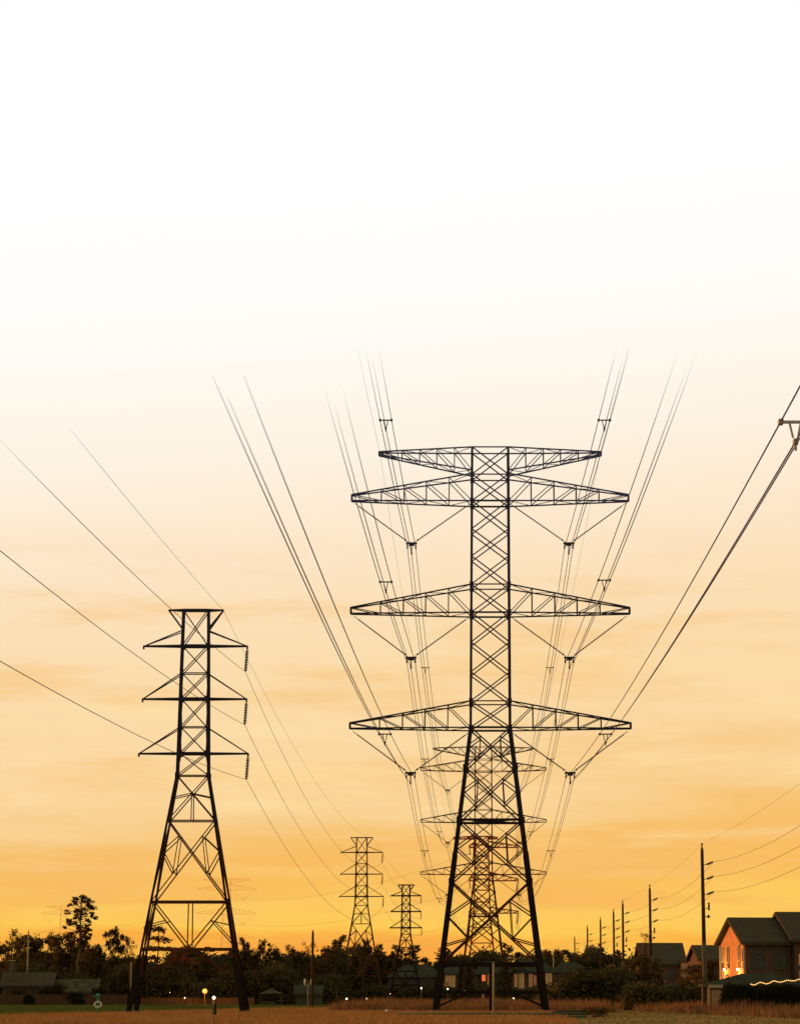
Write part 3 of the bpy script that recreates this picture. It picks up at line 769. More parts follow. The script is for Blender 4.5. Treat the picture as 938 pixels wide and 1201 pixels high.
# ------------------------------------------------------------------ wooden poles on the right
PZ = [W(0, v, 244).z for v in (1013, 1030, 1048)]
def make_pole():
    t = thing('utility_pole', '-', 'utility pole', group='wooden poles in the right-hand row')
    H = Z(993, 244)
    mb = MB(); mb.lathe((0, 0, -.3), (0, 0, H), [(0, .2), (.25, .185), (.25, .185), (.97, .135), (.985, .12), (1, .05)], 12); mb.build('shaft', M['wood'], t, True)
    mb = MB(); mb.lathe((0, 0, H), (0, 0, H + .3), [(0, .05), (.4, .05), (.4, .09), (.8, .09), (1, .04)], 8); mb.build('pole_top_pin', M['insul'], t)
    for z in PZ:
        b = MB(); b.lathe((.14, 0, z - .1), (.42, 0, z - .02), [(0, .035), (1, .035)], 6)
        b.lathe((.36, 0, z - .08), (.92, 0, z + .16), [(0, .04), (.1, .11), (.2, .05), (.3, .12), (.4, .05), (.5, .12), (.6, .05), (.7, .11), (.8, .05), (.95, .09), (1, .04)], 8)
        b.build('post_insulator', M['insul'], t)
    z = Z(1062, 244)
    b = MB(); b.bar((.1, 0, z - .3), (.42, 0, z - .2), .05); b.lathe((.48, 0, z - .42), (.48, 0, z + .25), [(0, .05), (.1, .1), (.3, .06), (.5, .1), (.7, .06), (.9, .1), (1, .04)], 8)
    b.build('fused_cutout', M['insul'], t)
    z = Z(1075, 244)
    b = MB(); b.bar((-.05, 0, z), (.62, 0, z), .06); b.box((.42, 0, z), (.16, .14, .28)); b.build('bracket', M['insul'], t)
    b = MB(); b.lathe((0, 0, 0), (0, 0, Z(1105, 244)), [(0, .205), (1, .192)], 12); b.build('pole_sleeve', M['wood_mid'], t, True)
    return t
poles = [(826.5, 244, 'nearest and tallest wooden pole, directly left of the gabled house'), (763.5, 338, 'second nearest wooden pole, in front of the middle house'),
         (731, 396, 'third wooden pole from the front, with a small lamp near its foot'), (720.5, 437, 'fourth wooden pole from the front, close beside the third'),
         (704.5, 484, 'fifth wooden pole from the front'), (689, 540, 'sixth wooden pole from the front'), (674, 640, 'seventh wooden pole from the front, short above the treeline'),
         (655, 800, 'farthest wooden pole of the right-hand row')]
pp = None; PX = []
for i, (u, Y, lab) in enumerate(poles):
    x = X(u, 1170, Y); PX.append((x, Y))
    if pp is None: pp = make_pole(); o = pp
    else: o = copy_tree(pp)
    o.location = (x, Y, 0); o['label'] = lab; o.rotation_euler = (0, R(-.35 if i == 0 else random.uniform(-.3, .2)), 0)
for k, (dx, z) in enumerate([(0, Z(993, 244) + .28)] + [(.9, z + .15) for z in PZ]):
    pts = []; allp = [(PX[0][0], 146.0)] + PX
    for (xa, ya), (xb, yb) in zip(allp, allp[1:]):
        pts += span((xa + dx, ya, z), (xb + dx, yb, z), (.75 if k else .35) * ((yb - ya) / 94) ** 2, 14)[:-1]
    pts.append(Vector((allp[-1][0] + dx, allp[-1][1], z)))
    tag(wire_obj('overhead_wire', pts, .016 if k else .011, None, lambda p: .45 if k else .6, 'wire_warm'),
        ('thin top wire', 'upper side wire', 'middle side wire', 'lowest side wire')[k] + ' strung along the row of wooden poles', 'power line', 'wires on the wooden poles')

# single poles and posts
def simple_pole(name, u, v0, v1, r, m, label, cat, Y=None, extra=None):
    Y = Y or GY(v0); x = X(u, v0, Y); h = Z(v1, Y)
    t = thing(name, label, cat, (x, Y, 0))
    mb = MB(); mb.lathe((0, 0, -.2), (0, 0, h), [(0, r * 1.15), (.96, r * .85), (1, r * .5)], 10); mb.build('shaft', M[m], t, True)
    if extra: extra(t, h)
    return t
def cap(t, h):
    mb = MB(); mb.box((0, 0, h + .03), (.2, .2, .08)); mb.build('cap', M['wood'], t)
simple_pole('utility_pole', 366, 1184, 1092, .14, 'wood', 'thick dark wooden pole standing alone on the lawn edge', 'utility pole', extra=cap)
def twin(t, h):
    for dx in (-.35, .35):
        b = MB(); b.lathe((dx, 0, h - .3), (dx, 0, h + .4), [(0, .06), (.3, .1), (.6, .1), (1, .04)], 8); b.build('insulator', M['white'], t)
    b = MB(); b.bar((-.45, 0, h - .3), (.45, 0, h - .3), .08); b.build('crosspiece', M['wood_pale'], t)
simple_pole('utility_pole', 361, 1183, 1152, .055, 'wood_pale', 'slim pale post with two white insulators left of the thick dark pole', 'utility pole', extra=twin)
simple_pole('utility_pole', 31.5, 1175, 1091, .12, 'wood_pale', 'pale utility pole among the trees at far left', 'utility pole', 425)
simple_pole('utility_pole', 153, 1175, 1128, .11, 'wood_pale', 'short pale pole just left of the left pylon leg', 'utility pole', 425)
simple_pole('utility_pole', 649, 1170, 1118, .1, 'wood_pale', 'thin pale pole between the big pylon and the dome-topped trees', 'utility pole', 470)
simple_pole('utility_pole', 395, 1183, 1160, .07, 'wood', 'short dark stake right of the thick dark pole', 'post')
simple_pole('marker_post', 566.5, 1182, 1162, .12, 'wood_pale', 'short pale post behind the big pylon base', 'post')
def reflect(t, h):
    b = MB(); b.box((.05, 0, h * .62), (.22, .06, .55)); b.build('marker_plate', M['bark'], t)
    b = MB(); b.ball((.02, 0, h + .08), .085); b.build('reflector', M['lamp_w'], t)  # bright spot of the reflector put in as emission
simple_pole('marker_post', 250, 1203, 1172, .045, 'wood_pale', 'slender pale post with bright round top near the bottom edge', 'post', extra=reflect)
simple_pole('marker_post', 578.5, 1197, 1128, .07, 'wood_pale', 'tall thin pale post right in front of the big pylon', 'post', extra=lambda t, h: None)
for u, v0, v1, tilt, lab in ((402, 1185, 1176, R(9), 'leaning pale stake on the dry field, left one'), (425, 1181, 1175.5, R(6), 'shorter pale stake on the dry field, right one')):
    o = simple_pole('wooden_stake', u, v0, v1, .07, 'wood_pale', lab, 'stake'); o.rotation_euler = (0, tilt, 0)
# teal marker with ring
Yt = GY(1192); t = thing('pipeline_marker', 'teal pipeline marker with a pale ring emblem on the left lawn edge', 'marker', (X(115, 1192, Yt), Yt, 0))
mb = MB(); mb.lathe((0, 0, -.2), (0, 0, Z(1167, Yt)), [(0, .06), (1, .055)], 8); mb.build('shaft', M['teal'], t, True)
mb = MB(); mb.lathe((0, 0, Z(1168.5, Yt)), (0, 0, Z(1165, Yt)), [(0, .16), (.5, .18), (1, .04)], 10); mb.box((-.17, 0, Z(1168, Yt)), (.3, .1, .14)); mb.build('cap', M['teal'], t)
mb = MB(); zr = Z(1178, Yt); ring = [(.24 * math.cos(a) * (1 + .18 * math.sin(a)), -.08, zr + .2 * math.sin(a) - .04 * abs(math.cos(a))) for a in [2 * math.pi * i / 20 for i in range(21)]]
mb.tube(ring, .06, 6); mb.build('ring_emblem', M['white'], t)

# green pipe barrier in front of the big pylon
Yb = 196; t = thing('pipe_barrier', 'long low green pipe barrier in front of the big pylon', 'barrier', (X(575, 1192, Yb), Yb, 0))
xa, xb = X(465, 1192, Yb) - X(575, 1192, Yb), X(688, 1192, Yb) - X(575, 1192, Yb)
for z in (.30, .10):
    mb = MB(); mb.tube([(xa, 0, z), (0, .05, z + .01), (xb, 0, z)], .06, 8); mb.build('pipe', M['rail'], t, True)
for i in range(8):
    x = xa + .1 + (xb - xa - .2) * i / 7; mb = MB(); mb.box((x, .1, .16), (.1, .1, .42)); mb.build('post', M['rail'], t)
mb = MB(); mb.box((xb - 1.9, .5, .26), (4.2, .5, .12)); mb.box((xb - 1.2, .5, .4), (2.2, .4, .1)); mb.build('plank', M['roof_g'], t)
# dark weed clumps at the barrier's right end
r_ = np.random.default_rng(3)
sh = thing('bush', 'small dark bush at the right end of the green pipe barrier', 'bush', (X(696, 1194, 200), 200, 0))
cs = [(r_.uniform(-.7, .7), r_.uniform(-.4, .4), r_.uniform(.15, .6)) for _ in range(12)]
leaves('foliage', cs, [.28] * 12, 60, .07, M['leaf_b'], sh, .8, 5)
mb = MB()
for p in cs: mb.tube([(0, 0, 0), (p[0] * .5, p[1] * .5, p[2] * .6), p], .015, 5)
mb.build('stem', M['bark'], sh)

# ------------------------------------------------------------------ buildings
def gable_wing(t, L, Wd, ze, zr, wall, roof, over=.4, th=.18):
    """local: long side along +x from 0..L, depth y 0..Wd, eaves ze, ridge zr (along x)"""
    m = MB(); m.v += [Vector(p) for p in ((0, 0, 0), (L, 0, 0), (L, Wd, 0), (0, Wd, 0), (0, 0, ze), (L, 0, ze), (L, Wd, ze), (0, Wd, ze), (0, Wd/2, zr), (L, Wd/2, zr))]
    m.f += [(0, 1, 5, 4), (2, 3, 7, 6), (3, 0, 4, 8, 7), (1, 2, 6, 9, 5)]
    w = m.build('wall', M[wall], t)
    m = MB(); sl = (zr - ze) / (Wd / 2)
    for sgn in (0, 1):
        ya, yb = (-over, Wd / 2) if not sgn else (Wd + over, Wd / 2)
        za = ze - over * sl + .05; zb = zr + .05
        p = [Vector((-over, ya, za)), Vector((L + over, ya, za)), Vector((L + over, yb, zb)), Vector((-over, yb, zb))]
        n = len(m.v); up = Vector((0, 0, th)); m.v += p + [q + up for q in p]
        m.f += [(n+3, n+2, n+1, n), (n+4, n+5, n+6, n+7), (n, n+1, n+5, n+4), (n+1, n+2, n+6, n+5), (n+2, n+3, n+7, n+6), (n+3, n, n+4, n+7)]
    r = m.build('roof', M[roof], t)
    m = MB()
    for x in (-over - .03,): # bargeboards
        m.bar((x, -over, ze - over * sl + .06), (x, Wd / 2, zr + .06), .06, .26); m.bar((x, Wd + over, ze - over * sl + .06), (x, Wd / 2, zr + .06), .06, .26)
    m.bar((-over, -over - .04, ze - over * sl + .06), (L + over, -over - .04, ze - over * sl + .06), .08, .22)
    m.build('fascia', M['roof'], r)
    return w, r
def window(parent, c, w, h, face, pane='glass', frame='trim', bars=1):
    """face 'x-' on plane x=c.x looking -x, 'y-' on plane y=c.y looking -y"""
    c = Vector(c); fr = MB(); pn = MB(); d = .06
    def P(a, b, o): return Vector((c.x - o, c.y + a, c.z + b)) if face == 'x-' else Vector((c.x + a, c.y - o, c.z + b))
    for a0, b0, a1, b1 in ((-w/2, -h/2, w/2, -h/2), (-w/2, h/2, w/2, h/2), (-w/2, -h/2, -w/2, h/2), (w/2, -h/2, w/2, h/2)):
        fr.bar(P(a0, b0, d), P(a1, b1, d), .1)
    for i in range(bars):
        a = -w/2 + w * (i + 1) / (bars + 1); fr.bar(P(a, -h/2, d), P(a, h/2, d), .06)
    f = fr.build('window', M[frame], parent)
    pn.poly([P(-w/2, -h/2, .03), P(w/2, -h/2, .03), P(w/2, h/2, .03), P(-w/2, h/2, .03)])
    pn.build('pane', M[pane], f)
    return f
def wall_lamp(parent, p, face='x-'):
    m = MB(); q = Vector(p) + (Vector((-.2, 0, 0)) if face == 'x-' else Vector((0, -.2, 0)))
    m.bar(p, q, .08); m.box(q + Vector((0, 0, .14)), (.3, .3, .06)); f = m.build('wall_lamp', M['steel'], parent)
    m = MB(); m.ball(q, .12); m.build('bulb', M['lamp_w'], f); return q

def point(name, loc, e, colr, rad=.2):
    l = bpy.data.lights.new(name, 'POINT'); l.energy = e; l.color = colr; l.shadow_soft_size = rad
    o = bpy.data.objects.new(name, l); COL.objects.link(o); o.location = loc; return o

# gabled townhouse on the right (two units), gable end faces left
pA = W(874, 1150, 258); rz = math.atan2(1.45, 9.0)
hA = thing('townhouse', 'brick townhouse with warmly lit orange gable at the right edge', 'house', (pA.x, 258, 0), rz)
zeA, zrA = 6.1, 8.2; WdA = 9.3
gable_wing(hA, 4.2, WdA, zeA, zrA, 'brick', 'roof')
for y, z, w, h in ((8.2, 5.1, .6, 1.3), (6.1, 5.1, .6, 1.4), (2.1, 5.2, .6, 1.4), (.6, 5.0, .5, 1.2)):
    window(hA, (0, y, z), w, h, 'x-', 'glow_dim', bars=0)
    m = MB(); m.box((-.04, y, z - h * .5 - .3), (.06, w + .1, .45)); m.build('shutter', M['brick_dim'], hA)
for y in (6.9, 1.9):
    window(hA, (0, y, 2.6), 1.1, 1.5, 'x-', 'glow_win', bars=1)
    q = wall_lamp(hA, (0, y, 3.75))
    Mx = Matrix.Rotation(rz, 3, 'Z') @ (q + Vector((-.25, 0, 0)))
    point('wall_lamp_light', Vector((pA.x, 258, 0)) + Mx, 170, (1, .55, .2))
for y in (8.9, .12): m = MB(); m.bar((-.1, y, 0), (-.1, y, zeA - .2), .12); m.build('downpipe', M['trim'], hA)
# front skin facing the field: same brick, its shade put into a darker colour
m = MB(); m.poly([(0, -.02, 0), (4.2, -.02, 0), (4.2, -.02, zeA), (0, -.02, zeA)]); m.build('front_shade_skin', M['brick_dim'], hA)
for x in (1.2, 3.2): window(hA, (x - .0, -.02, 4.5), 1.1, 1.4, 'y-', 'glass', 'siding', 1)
hB = thing('townhouse', 'taller dark townhouse with red-lit window cut off by the right edge', 'house', (pA.x + 4.35 * math.cos(rz) + .1, 258 + 4.35 * math.sin(rz) - 1.0, 0), rz)
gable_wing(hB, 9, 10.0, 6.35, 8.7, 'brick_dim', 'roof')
window(hB, (.75, 0, 4.6), .8, 1.0, 'y-', 'red_win', bars=0); window(hB, (.75, 0, 3.2), .8, .9, 'y-', 'glow_dim', bars=0)
for x in (3, 5.5): window(hB, (x, 0, 4.7), 1.0, 1.4, 'y-', 'glass', 'siding')

# middle house
YB = 400; pB = W(755, 1150, YB)
hC = thing('house', 'dark-roofed house behind the second nearest wooden pole', 'house', (pB.x, YB, 0), R(4))
Lc = X(803, 1150, YB) - pB.x
gable_wing(hC, Lc, 9, 5.7, 8.35, 'brick_dim', 'roof')
window(hC, (Lc - 1.9, 0, 4.1), 1.0, 1.3, 'y-', 'glass', 'siding')
m = MB(); m.box((Lc + .2, -.6, 2.9), (1.6, 1.2, 5.8)); m.build('bay', M['brick'], hC)
m = MB(); m.box((Lc + .2, -.6, 5.95), (1.9, 1.5, .2)); m.build('bay_roof', M['roof'], hC)
for x in (-.3, .6): window(hC, (Lc + .1 + x, -1.2, 4.6), .45, 1.5, 'y-', 'glow_dim', bars=0)
m = MB(); m.box((Lc - .58, -.9, 3.2), (.06, .3, 4)); m.build('corner_trim', M['trim'], hC)
# small roof behind the leafy trees
YC = 345; pC = W(822, 1150, YC)
hD = thing('house', 'low roofed house mostly hidden by the tree left of the gabled house', 'house', (pC.x, YC, 0), R(6))
gable_wing(hD, 4.5, 8, 5.6, Z(1110, YC), 'brick_dim', 'roof')
window(hD, (1.4, 0, 4), 1, 1.3, 'y-', 'glass', 'siding')

# garages with hipped green roofs behind the hedges
def garage(u, v, Y, L, label, zpk):
    p = W(u, v, Y); t = thing('garage', label, 'garage', (p.x, Y, 0), R(3))
    ze = Z(1157 if Y < 250 else 1163.5, Y)
    m = MB(); m.box((L / 2, 3, ze / 2), (L, 6, ze)); m.build('wall', M['siding'], t)
    m = MB(); e = .25
    b = [Vector((-e, -e, ze + .1)), Vector((L + e, -e, ze + .1)), Vector((L + e, 6 + e, ze + .1)), Vector((-e, 6 + e, ze + .1))]
    a = [Vector((3.0, 3, zpk)), Vector((L - 3.0, 3, zpk))]
    m.v += b + a; m.f += [(0, 1, 5, 4), (1, 2, 5), (2, 3, 4, 5), (3, 0, 4), (3, 2, 1, 0)]
    r = m.build('roof', M['roof_g'], t)
    m = MB(); 
    for q0, q1 in ((0, 1), (1, 2), (2, 3), (3, 0)): m.bar(b[q0], b[q1], .08, .24)
    m.build('fascia', M['roof_g'], r)
    m = MB(); m.box((.45, -.06, ze / 2 - .1), (.8, .14, ze - .3)); m.build('pillar', M['pier'], t)
    m = MB(); m.box((.35, -.3, ze + .02), (1.15, .3, .26)); m.build('lintel', M['trim'], t)
    return t
garage(833, 1150, 241, 8.5, 'garage with green hipped roof and pale end pillar in front of the gabled house', Z(1142, 244))
garage(766, 1150, 300, 7.5, 'smaller garage with green roof between the two nearest wooden poles', Z(1152, 303))
def hedge(x0, x1, Y, h, d, label, n=420, seed=1, taper=.8):
    t = thing('hedge', label, 'hedge', (x0, Y, 0)); r = np.random.default_rng(seed); L = x1 - x0
    C = []; Rr = []
    for i in range(n):
        x = r.uniform(0, L); hh = h * min(1, (.35 + x / taper)) * (1 + .07 * math.sin(x * 1.7) + .05 * math.sin(x * 4.1))
        C.append((x, r.uniform(-d / 2, d / 2), r.uniform(.1, hh - .25))); Rr.append(r.uniform(.25, .45))
    leaves('foliage', C, Rr, 60, .10, M['hedge'], t, .8, seed)
    m = MB()
    for i in range(int(L / 1.2)): m.tube([(i * 1.2 + .5, 0, 0), (i * 1.2 + .6, .1, h * .7)], .04, 5)
    m.build('stem', M['bark'], t)
    return t
xh0 = X(846, 1170, 232)
hedge(xh0, X(990, 1170, 232), 232, Z(1157, 232), 2.4, 'long dark clipped hedge in front of the nearer garage', 900, 1)
hedge(X(776, 1170, 288), X(832, 1170, 288), 288, Z(1160, 288), 2.0, 'dark hedge between the nearest pole and the smaller garage', 420, 2)
# string lights on the hedge
r_ = random.Random(4); pts = []
for i in range(30):
    u = 880 + i * 2.2; pts.append(W(u, 1154.5 - i * .21 + 1.2 * math.sin(i * .9) * (1 if i < 14 else .4) + r_.uniform(-.3, .3), 230.5))
t = thing('string_lights', 'warm string lights draped along the hedge top at right', 'lights', pts[0])
m = MB(); m.tube([p - pts[0] for p in pts], .014, 5); m.build('cord', M['fairy'], t)
m = MB()
for p in pts: m.ball(p - pts[0], .045, 6, 4)
m.build('bulbs', M['fairy'], t)

# apartment building beyond the big pylon
YA = 470
ap = thing('apartment_building', 'long two-storey apartment building with lit windows behind the big pylon', 'building', (X(455, 1150, YA), YA, 0))
def ax(u): return X(u, 1150, YA) - ap.location.x
def za(v): return Z(v, YA)
def wing(u0, u1, y, ve, vr, wall='siding', depth=10, gable=False):
    x0, x1 = ax(u0), ax(u1); L = x1 - x0; ze, zr = za(ve), za(vr)
    m = MB(); m.box((x0 + L / 2, y + depth / 2, ze / 2), (L, depth, ze)); m.build('wall', M[wall], ap)
    m = MB(); e = .5
    if gable:
        m.v += [Vector(p) for p in ((x0 - e, y - e, ze), (x1 + e, y - e, ze), (x1 + e, y + depth, ze), (x0 - e, y + depth, ze), ((x0 + x1) / 2, y - e, zr), ((x0 + x1) / 2, y + depth, zr))]
        m.f += [(0, 4, 5, 3), (1, 2, 5, 4), (0, 1, 4), (3, 5, 2)]
    else:
        hp = min(L * .3, depth / 2)
        m.v += [Vector(p) for p in ((x0 - e, y - e, ze), (x1 + e, y - e, ze), (x1 + e, y + depth + e, ze), (x0 - e, y + depth + e, ze), (x0 + hp, y + depth / 2, zr), (x1 - hp, y + depth / 2, zr))]
        m.f += [(0, 1, 5, 4), (1, 2, 5), (2, 3, 4, 5), (3, 0, 4)]
    m.build('roof', M['roof_g'], ap)
    return y
wing(455, 520, 0, 1146, 1131)
wing(516, 560, -1.5, 1143, 1129, 'brick_dim')
wing(556, 592, .5, 1142, 1127)
wing(588, 652, -1.0, 1140.5, 1124, 'brick_dim')
wing(648, 690, .8, 1140, 1128, 'brick_dim')
wing(600, 618, -2.2, 1142, 1131, 'brick_dim', 6, True)
for u, v, w_, h_, y, pn, b in ((528, 1151, 1.5, 2.0, -1.5, 'glow_win', 2), (522.5, 1156, .5, 1.0, -1.5, 'glow_dim', 0), (567, 1147, .6, 1.1, .5, 'red_win', 0), (574, 1150, .8, 2.2, .5, 'glow_dim', 0),
                              (605, 1150, .7, 2.2, -2.2, 'glow_dim', 0), (610.8, 1150, .9, 2.6, -2.2, 'glow_win', 1), (622, 1150, .7, 2.2, -1.0, 'glow_dim', 0), (627, 1151, .5, 2.0, -1.0, 'glow_dim', 0), (643, 1150, 1.0, 2.4, -1.0, 'glow_win', 1),
                              (461, 1154, 1.2, 1.4, 0, 'glass', 1), (474, 1154, 1.2, 1.4, 0, 'glass', 1), (487, 1150, 1.0, 1.4, 0, 'glass', 1), (581, 1150, 1.0, 1.5, .5, 'glass', 1), (658, 1149, 1.2, 1.4, .8, 'glass', 1), (550, 1150, 1.0, 1.5, -1.5, 'glass', 1), (634, 1150, .9, 1.5, -1.0, 'glass', 1)):
    window(ap, (ax(u), y, za(v)), w_ * 1.15, h_, 'y-', pn, 'siding', b)
# balcony on the left wing
m = MB(); x0, x1 = ax(500), ax(512)
for x in (x0, (x0 + x1) / 2, x1): m.bar((x, -1.4, 0), (x, -1.4, za(1146)), .14)
for z in (za(1157), za(1163)): m.bar((x0, -1.4, z), (x1, -1.4, z), .12)
m.box(((x0 + x1) / 2, -.7, za(1165)), (x1 - x0, 1.4, .2)); m.build('balcony', M['roof_pale'], ap)
m = MB()
for u in range(458, 484, 3): m.bar((ax(u), -2.5, 0), (ax(u), -2.5, 1.7), .12)
m.bar((ax(457), -2.5, 1.7), (ax(484), -2.5, 1.7), .14); m.bar((ax(457), -2.5, 1.0), (ax(484), -2.5, 1.0), .1)
m.build('porch_rail', M['roof_pale'], ap)

# houses at the left, low behind the fence
YH = 432
def low_house(u0, u1, ve, vr, label, wall='brick_dim', roof='roof', Y=YH, chim=None, dep=8):
    x0 = X(u0, 1150, Y); L = X(u1, 1150, Y) - x0; t = thing('house', label, 'house', (x0, Y, 0), R(2))
    gable_wing(t, L, dep, Z(ve, Y), Z(vr, Y), wall, roof)
    window(t, (L * .3, 0, Z(ve, Y) - 1.0), 1.2, 1.0, 'y-', 'glass', 'siding'); window(t, (L * .7, 0, Z(ve, Y) - 1.0), 1.2, 1.0, 'y-', 'glass', 'siding')
    if chim:
        m = MB(); xx = X(chim[0], 1150, Y) - x0; m.box((xx, 1.0, Z(chim[1], Y) / 2), (.75, .7, Z(chim[1], Y))); ch = m.build('chimney', M['wood_mid'], t)
        m = MB(); m.box((xx, 1.0, Z(chim[1], Y) + .05), (.95, .9, .16)); m.build('chimney_cap', M['trim'], ch)
    return t
low_house(3, 60, 1156, 1142, 'brown house with a pale chimney among the trees at far left', 'brick_dim', 'roof', 420, (13, 1127))
low_house(60, 112, 1164, 1150, 'low house with pale mottled roof behind the left fence', 'brick_dim', 'roof_pale', 420)
low_house(348, 376, 1166, 1157, 'low teal-roofed house behind the thick dark pole', 'siding', 'roof_g', 415)
m = None
# canopy shelter
Ys = 410; xs = X(318, 1165, Ys)
t = thing('canopy', 'pale green peaked canopy roof with a low wall under it', 'canopy', (xs, Ys, 0))
ze, zp = Z(1165.5, Ys), Z(1159.5, Ys); hw = 14 * Ys / 3400
m = MB(); m.v += [Vector(p) for p in ((-hw, -1.6, ze), (hw, -1.6, ze), (hw, 1.6, ze), (-hw, 1.6, ze), (0, 0, zp))]
m.f += [(0, 1, 4), (1, 2, 4), (2, 3, 4), (3, 0, 4), (3, 2, 1, 0)]; m.build('canopy_roof', M['roof_pale'], t)
for x in (-hw + .3, hw - .3):
    for y in (-1.4, 1.4): m = MB(); m.bar((x, y, 0), (x, y, ze), .12); m.build('post', M['wood'], t)
m = MB(); m.box((-.5, -1.2, .3), (hw * 1.5, .2, .42)); m.build('low_wall', M['roof_pale'], t)

# fences
def fence(u0, u1, Y, h, label):
    x0, x1 = X(u0, 1170, Y), X(u1, 1170, Y); t = thing('wooden_fence', label, 'fence', (x0, Y, 0)); L = x1 - x0
    m = MB(); n = int(L / .3); r = random.Random(2)
    for i in range(n): m.box((.15 + i * .3, 0, h / 2 + r.uniform(-.02, .02)), (.27, .04, h))
    m.build('board_panel', M['fence'], t)
    for i in range(int(L / 2.4) + 1): m = MB(); m.box((i * 2.4, .1, h / 2 + .05), (.12, .12, h + .1)); m.build('post', M['fence'], t)
    return t
fence(-30, 152, 415, 1.45, 'brown board fence along the far edge of the lawn at left')
fence(166, 300, 424, 1.0, 'low dim fence behind the left pylon legs')
for u, v, w_, Y, lab in ((35, 1166, 17, 409, 'round dark bush in front of the left board fence'), (88, 1162, 26, 408, 'low wide dark bush rising behind the board fence near the tall pine')):
    hw = w_ / 2 * Y / 3400; hh = Z(v, Y); t = thing('bush', lab, 'bush', (X(u, 1170, Y), Y, 0))
    cs = [(hw * math.cos(a) * q, .6 * math.sin(a) * q, hh * (.15 + .65 * z)) for a, q, z in [(r_.uniform(0, 6.28), r_.uniform(0, .8), r_.uniform(0, 1)) for _ in range(26)]]
    leaves('foliage', cs, [.42] * 26, 60, .12, M['hedge'], t, .8, 7)
    m = MB(); m.tube([(0, 0, 0), (0, 0, hh * .6)], .08, 6); m.build('stem', M['bark'], t)

for u, v, w_, lab in ((66, 1152, 22, 'tall dark bush between the two low houses at left'), (18, 1160, 26, 'dark bush under the pale chimney'), (352, 1163, 16, 'dark bush before the low teal-roofed house'),
                      (118, 1156, 22, 'dark bush at the right end of the pale mottled roof'), (52, 1157, 18, 'dark bush left of the low pale roof behind the fence')):
    Y = 417; hw = w_ / 2 * Y / 3400; hh = Z(v, Y); t = thing('bush', lab, 'bush', (X(u, 1170, Y), Y, 0))
    cs = [(hw * math.cos(a) * q, .9 * math.sin(a) * q, hh * (.1 + .75 * z)) for a, q, z in [(r_.uniform(0, 6.28), r_.uniform(0, .85), r_.uniform(0, 1)) for _ in range(40)]]
    leaves('foliage', cs, [.6] * 40, 90, .15, M['leaf_low'], t, .8, int(u), sub=5)
    m = MB(); m.tube([(0, 0, 0), (0, 0, hh * .6)], .08, 6); m.build('stem', M['bark'], t)

for u, v0, v1, w_, lab in ((482, 1183, 1175, 26, 'dark tangled shrub left of the big pylon left foot'), (536, 1182, 1173, 24, 'dark tangled shrub between the big pylon left foot and its centre strut'),
                      (606, 1182, 1174, 26, 'dark tangled shrub right of the big pylon centre strut'), (660, 1182, 1172, 34, 'dark shrub just right of the big pylon right foot')):
    Y = GY(v0) ; hw = w_ / 2 * Y / 3400; hh = Z(v1, Y); t = thing('shrub', lab, 'shrub', (X(u, 1170, Y), Y, 0))
    cs = [(hw * math.cos(a) * q, .7 * math.sin(a) * q, hh * (.1 + .75 * z * (1 - q * .5))) for a, q, z in [(r_.uniform(0, 6.28), r_.uniform(0, 1), r_.uniform(0, 1)) for _ in range(30)]]
    leaves('foliage', cs, [.32] * 30, 50, .08, M['leaf_low'], t, .8, int(u), sub=4)
    m = MB()
    for p in cs[:12]: m.tube([(0, 0, 0), (p[0] * .6, p[1] * .6, p[2] * .5), p], .018, 5)
    m.build('stem', M['bark'], t)

# lamps
def lamp(u, v, Y, r, m, label, e=0, colr=(1, .8, .5)):
    p = W(u, v, Y); t = thing('yard_lamp', label, 'lamp', (p.x, Y, 0))
    k = MB(); k.lathe((0, .1, 0), (0, .1, p.z + .2), [(0, .06), (1, .04)], 8); k.bar((0, .1, p.z + .2), (0, -.1, p.z + .2), .06); k.build('post', M['wood'], t)
    k = MB(); k.ball((0, -.1, p.z), r * (.75 if m != 'lamp_o' else 1)); k.build('globe', M[m], t, True)
    if e: point('yard_lamp_light', (p.x, Y - .5, p.z + .05), e, colr, r)
lamp(240.5, 1162.5, 420, .38, 'lamp_o', 'glowing orange lamp inside the left pylon span', 2500, (1, .4, .1))
lamp(251, 1170.5, 395, .19, 'lamp_w', 'white lamp just right of the orange lamp', 150)
lamp(217, 1170.5, 400, .12, 'lamp_w', 'tiny white lamp left of the orange lamp')
lamp(199.5, 1164, 400, .06, 'lamp_w', 'faintest pinprick lamp beneath the cedar')
lamp(406.5, 1171.5, 385, .17, 'lamp_w', 'small white lamp above the left leaning stake')
lamp(430, 1171.5, 385, .09, 'lamp_w', 'dim lamp above the shorter stake')
lamp(494, 1159, 390, .14, 'lamp_w', 'warm lamp right of the smallest pylon', 60)
lamp(525, 1160, 390, .13, 'lamp_w', 'warm lamp under the lit apartment window', 60)
lamp(544.5, 1162.5, 390, .12, 'lamp_b', 'cold bluish lamp inside the big pylon legs')
lamp(602, 1171, 385, .13, 'lamp_w', 'white lamp low between the big pylon legs at right')
lamp(729.5, 1160, 390, .16, 'lamp_w', 'bright lamp at the third wooden pole', 60)
lamp(457.5, 1165.5, 390, .06, 'lamp_w', 'pinprick lamp at the left foot of the smallest pylon')
# small white reflector in the field
p = G(453, 1191); t = thing('ground_marker', 'tiny white reflector standing in the dry field', 'marker', p)
m = MB(); m.lathe((0, 0, 0), (0, 0, .3), [(0, .03), (1, .03)], 6); m.build('stem', M['wood_pale'], t); m = MB(); m.ball((0, 0, .36), .1); m.build('reflector', M['white'], t)

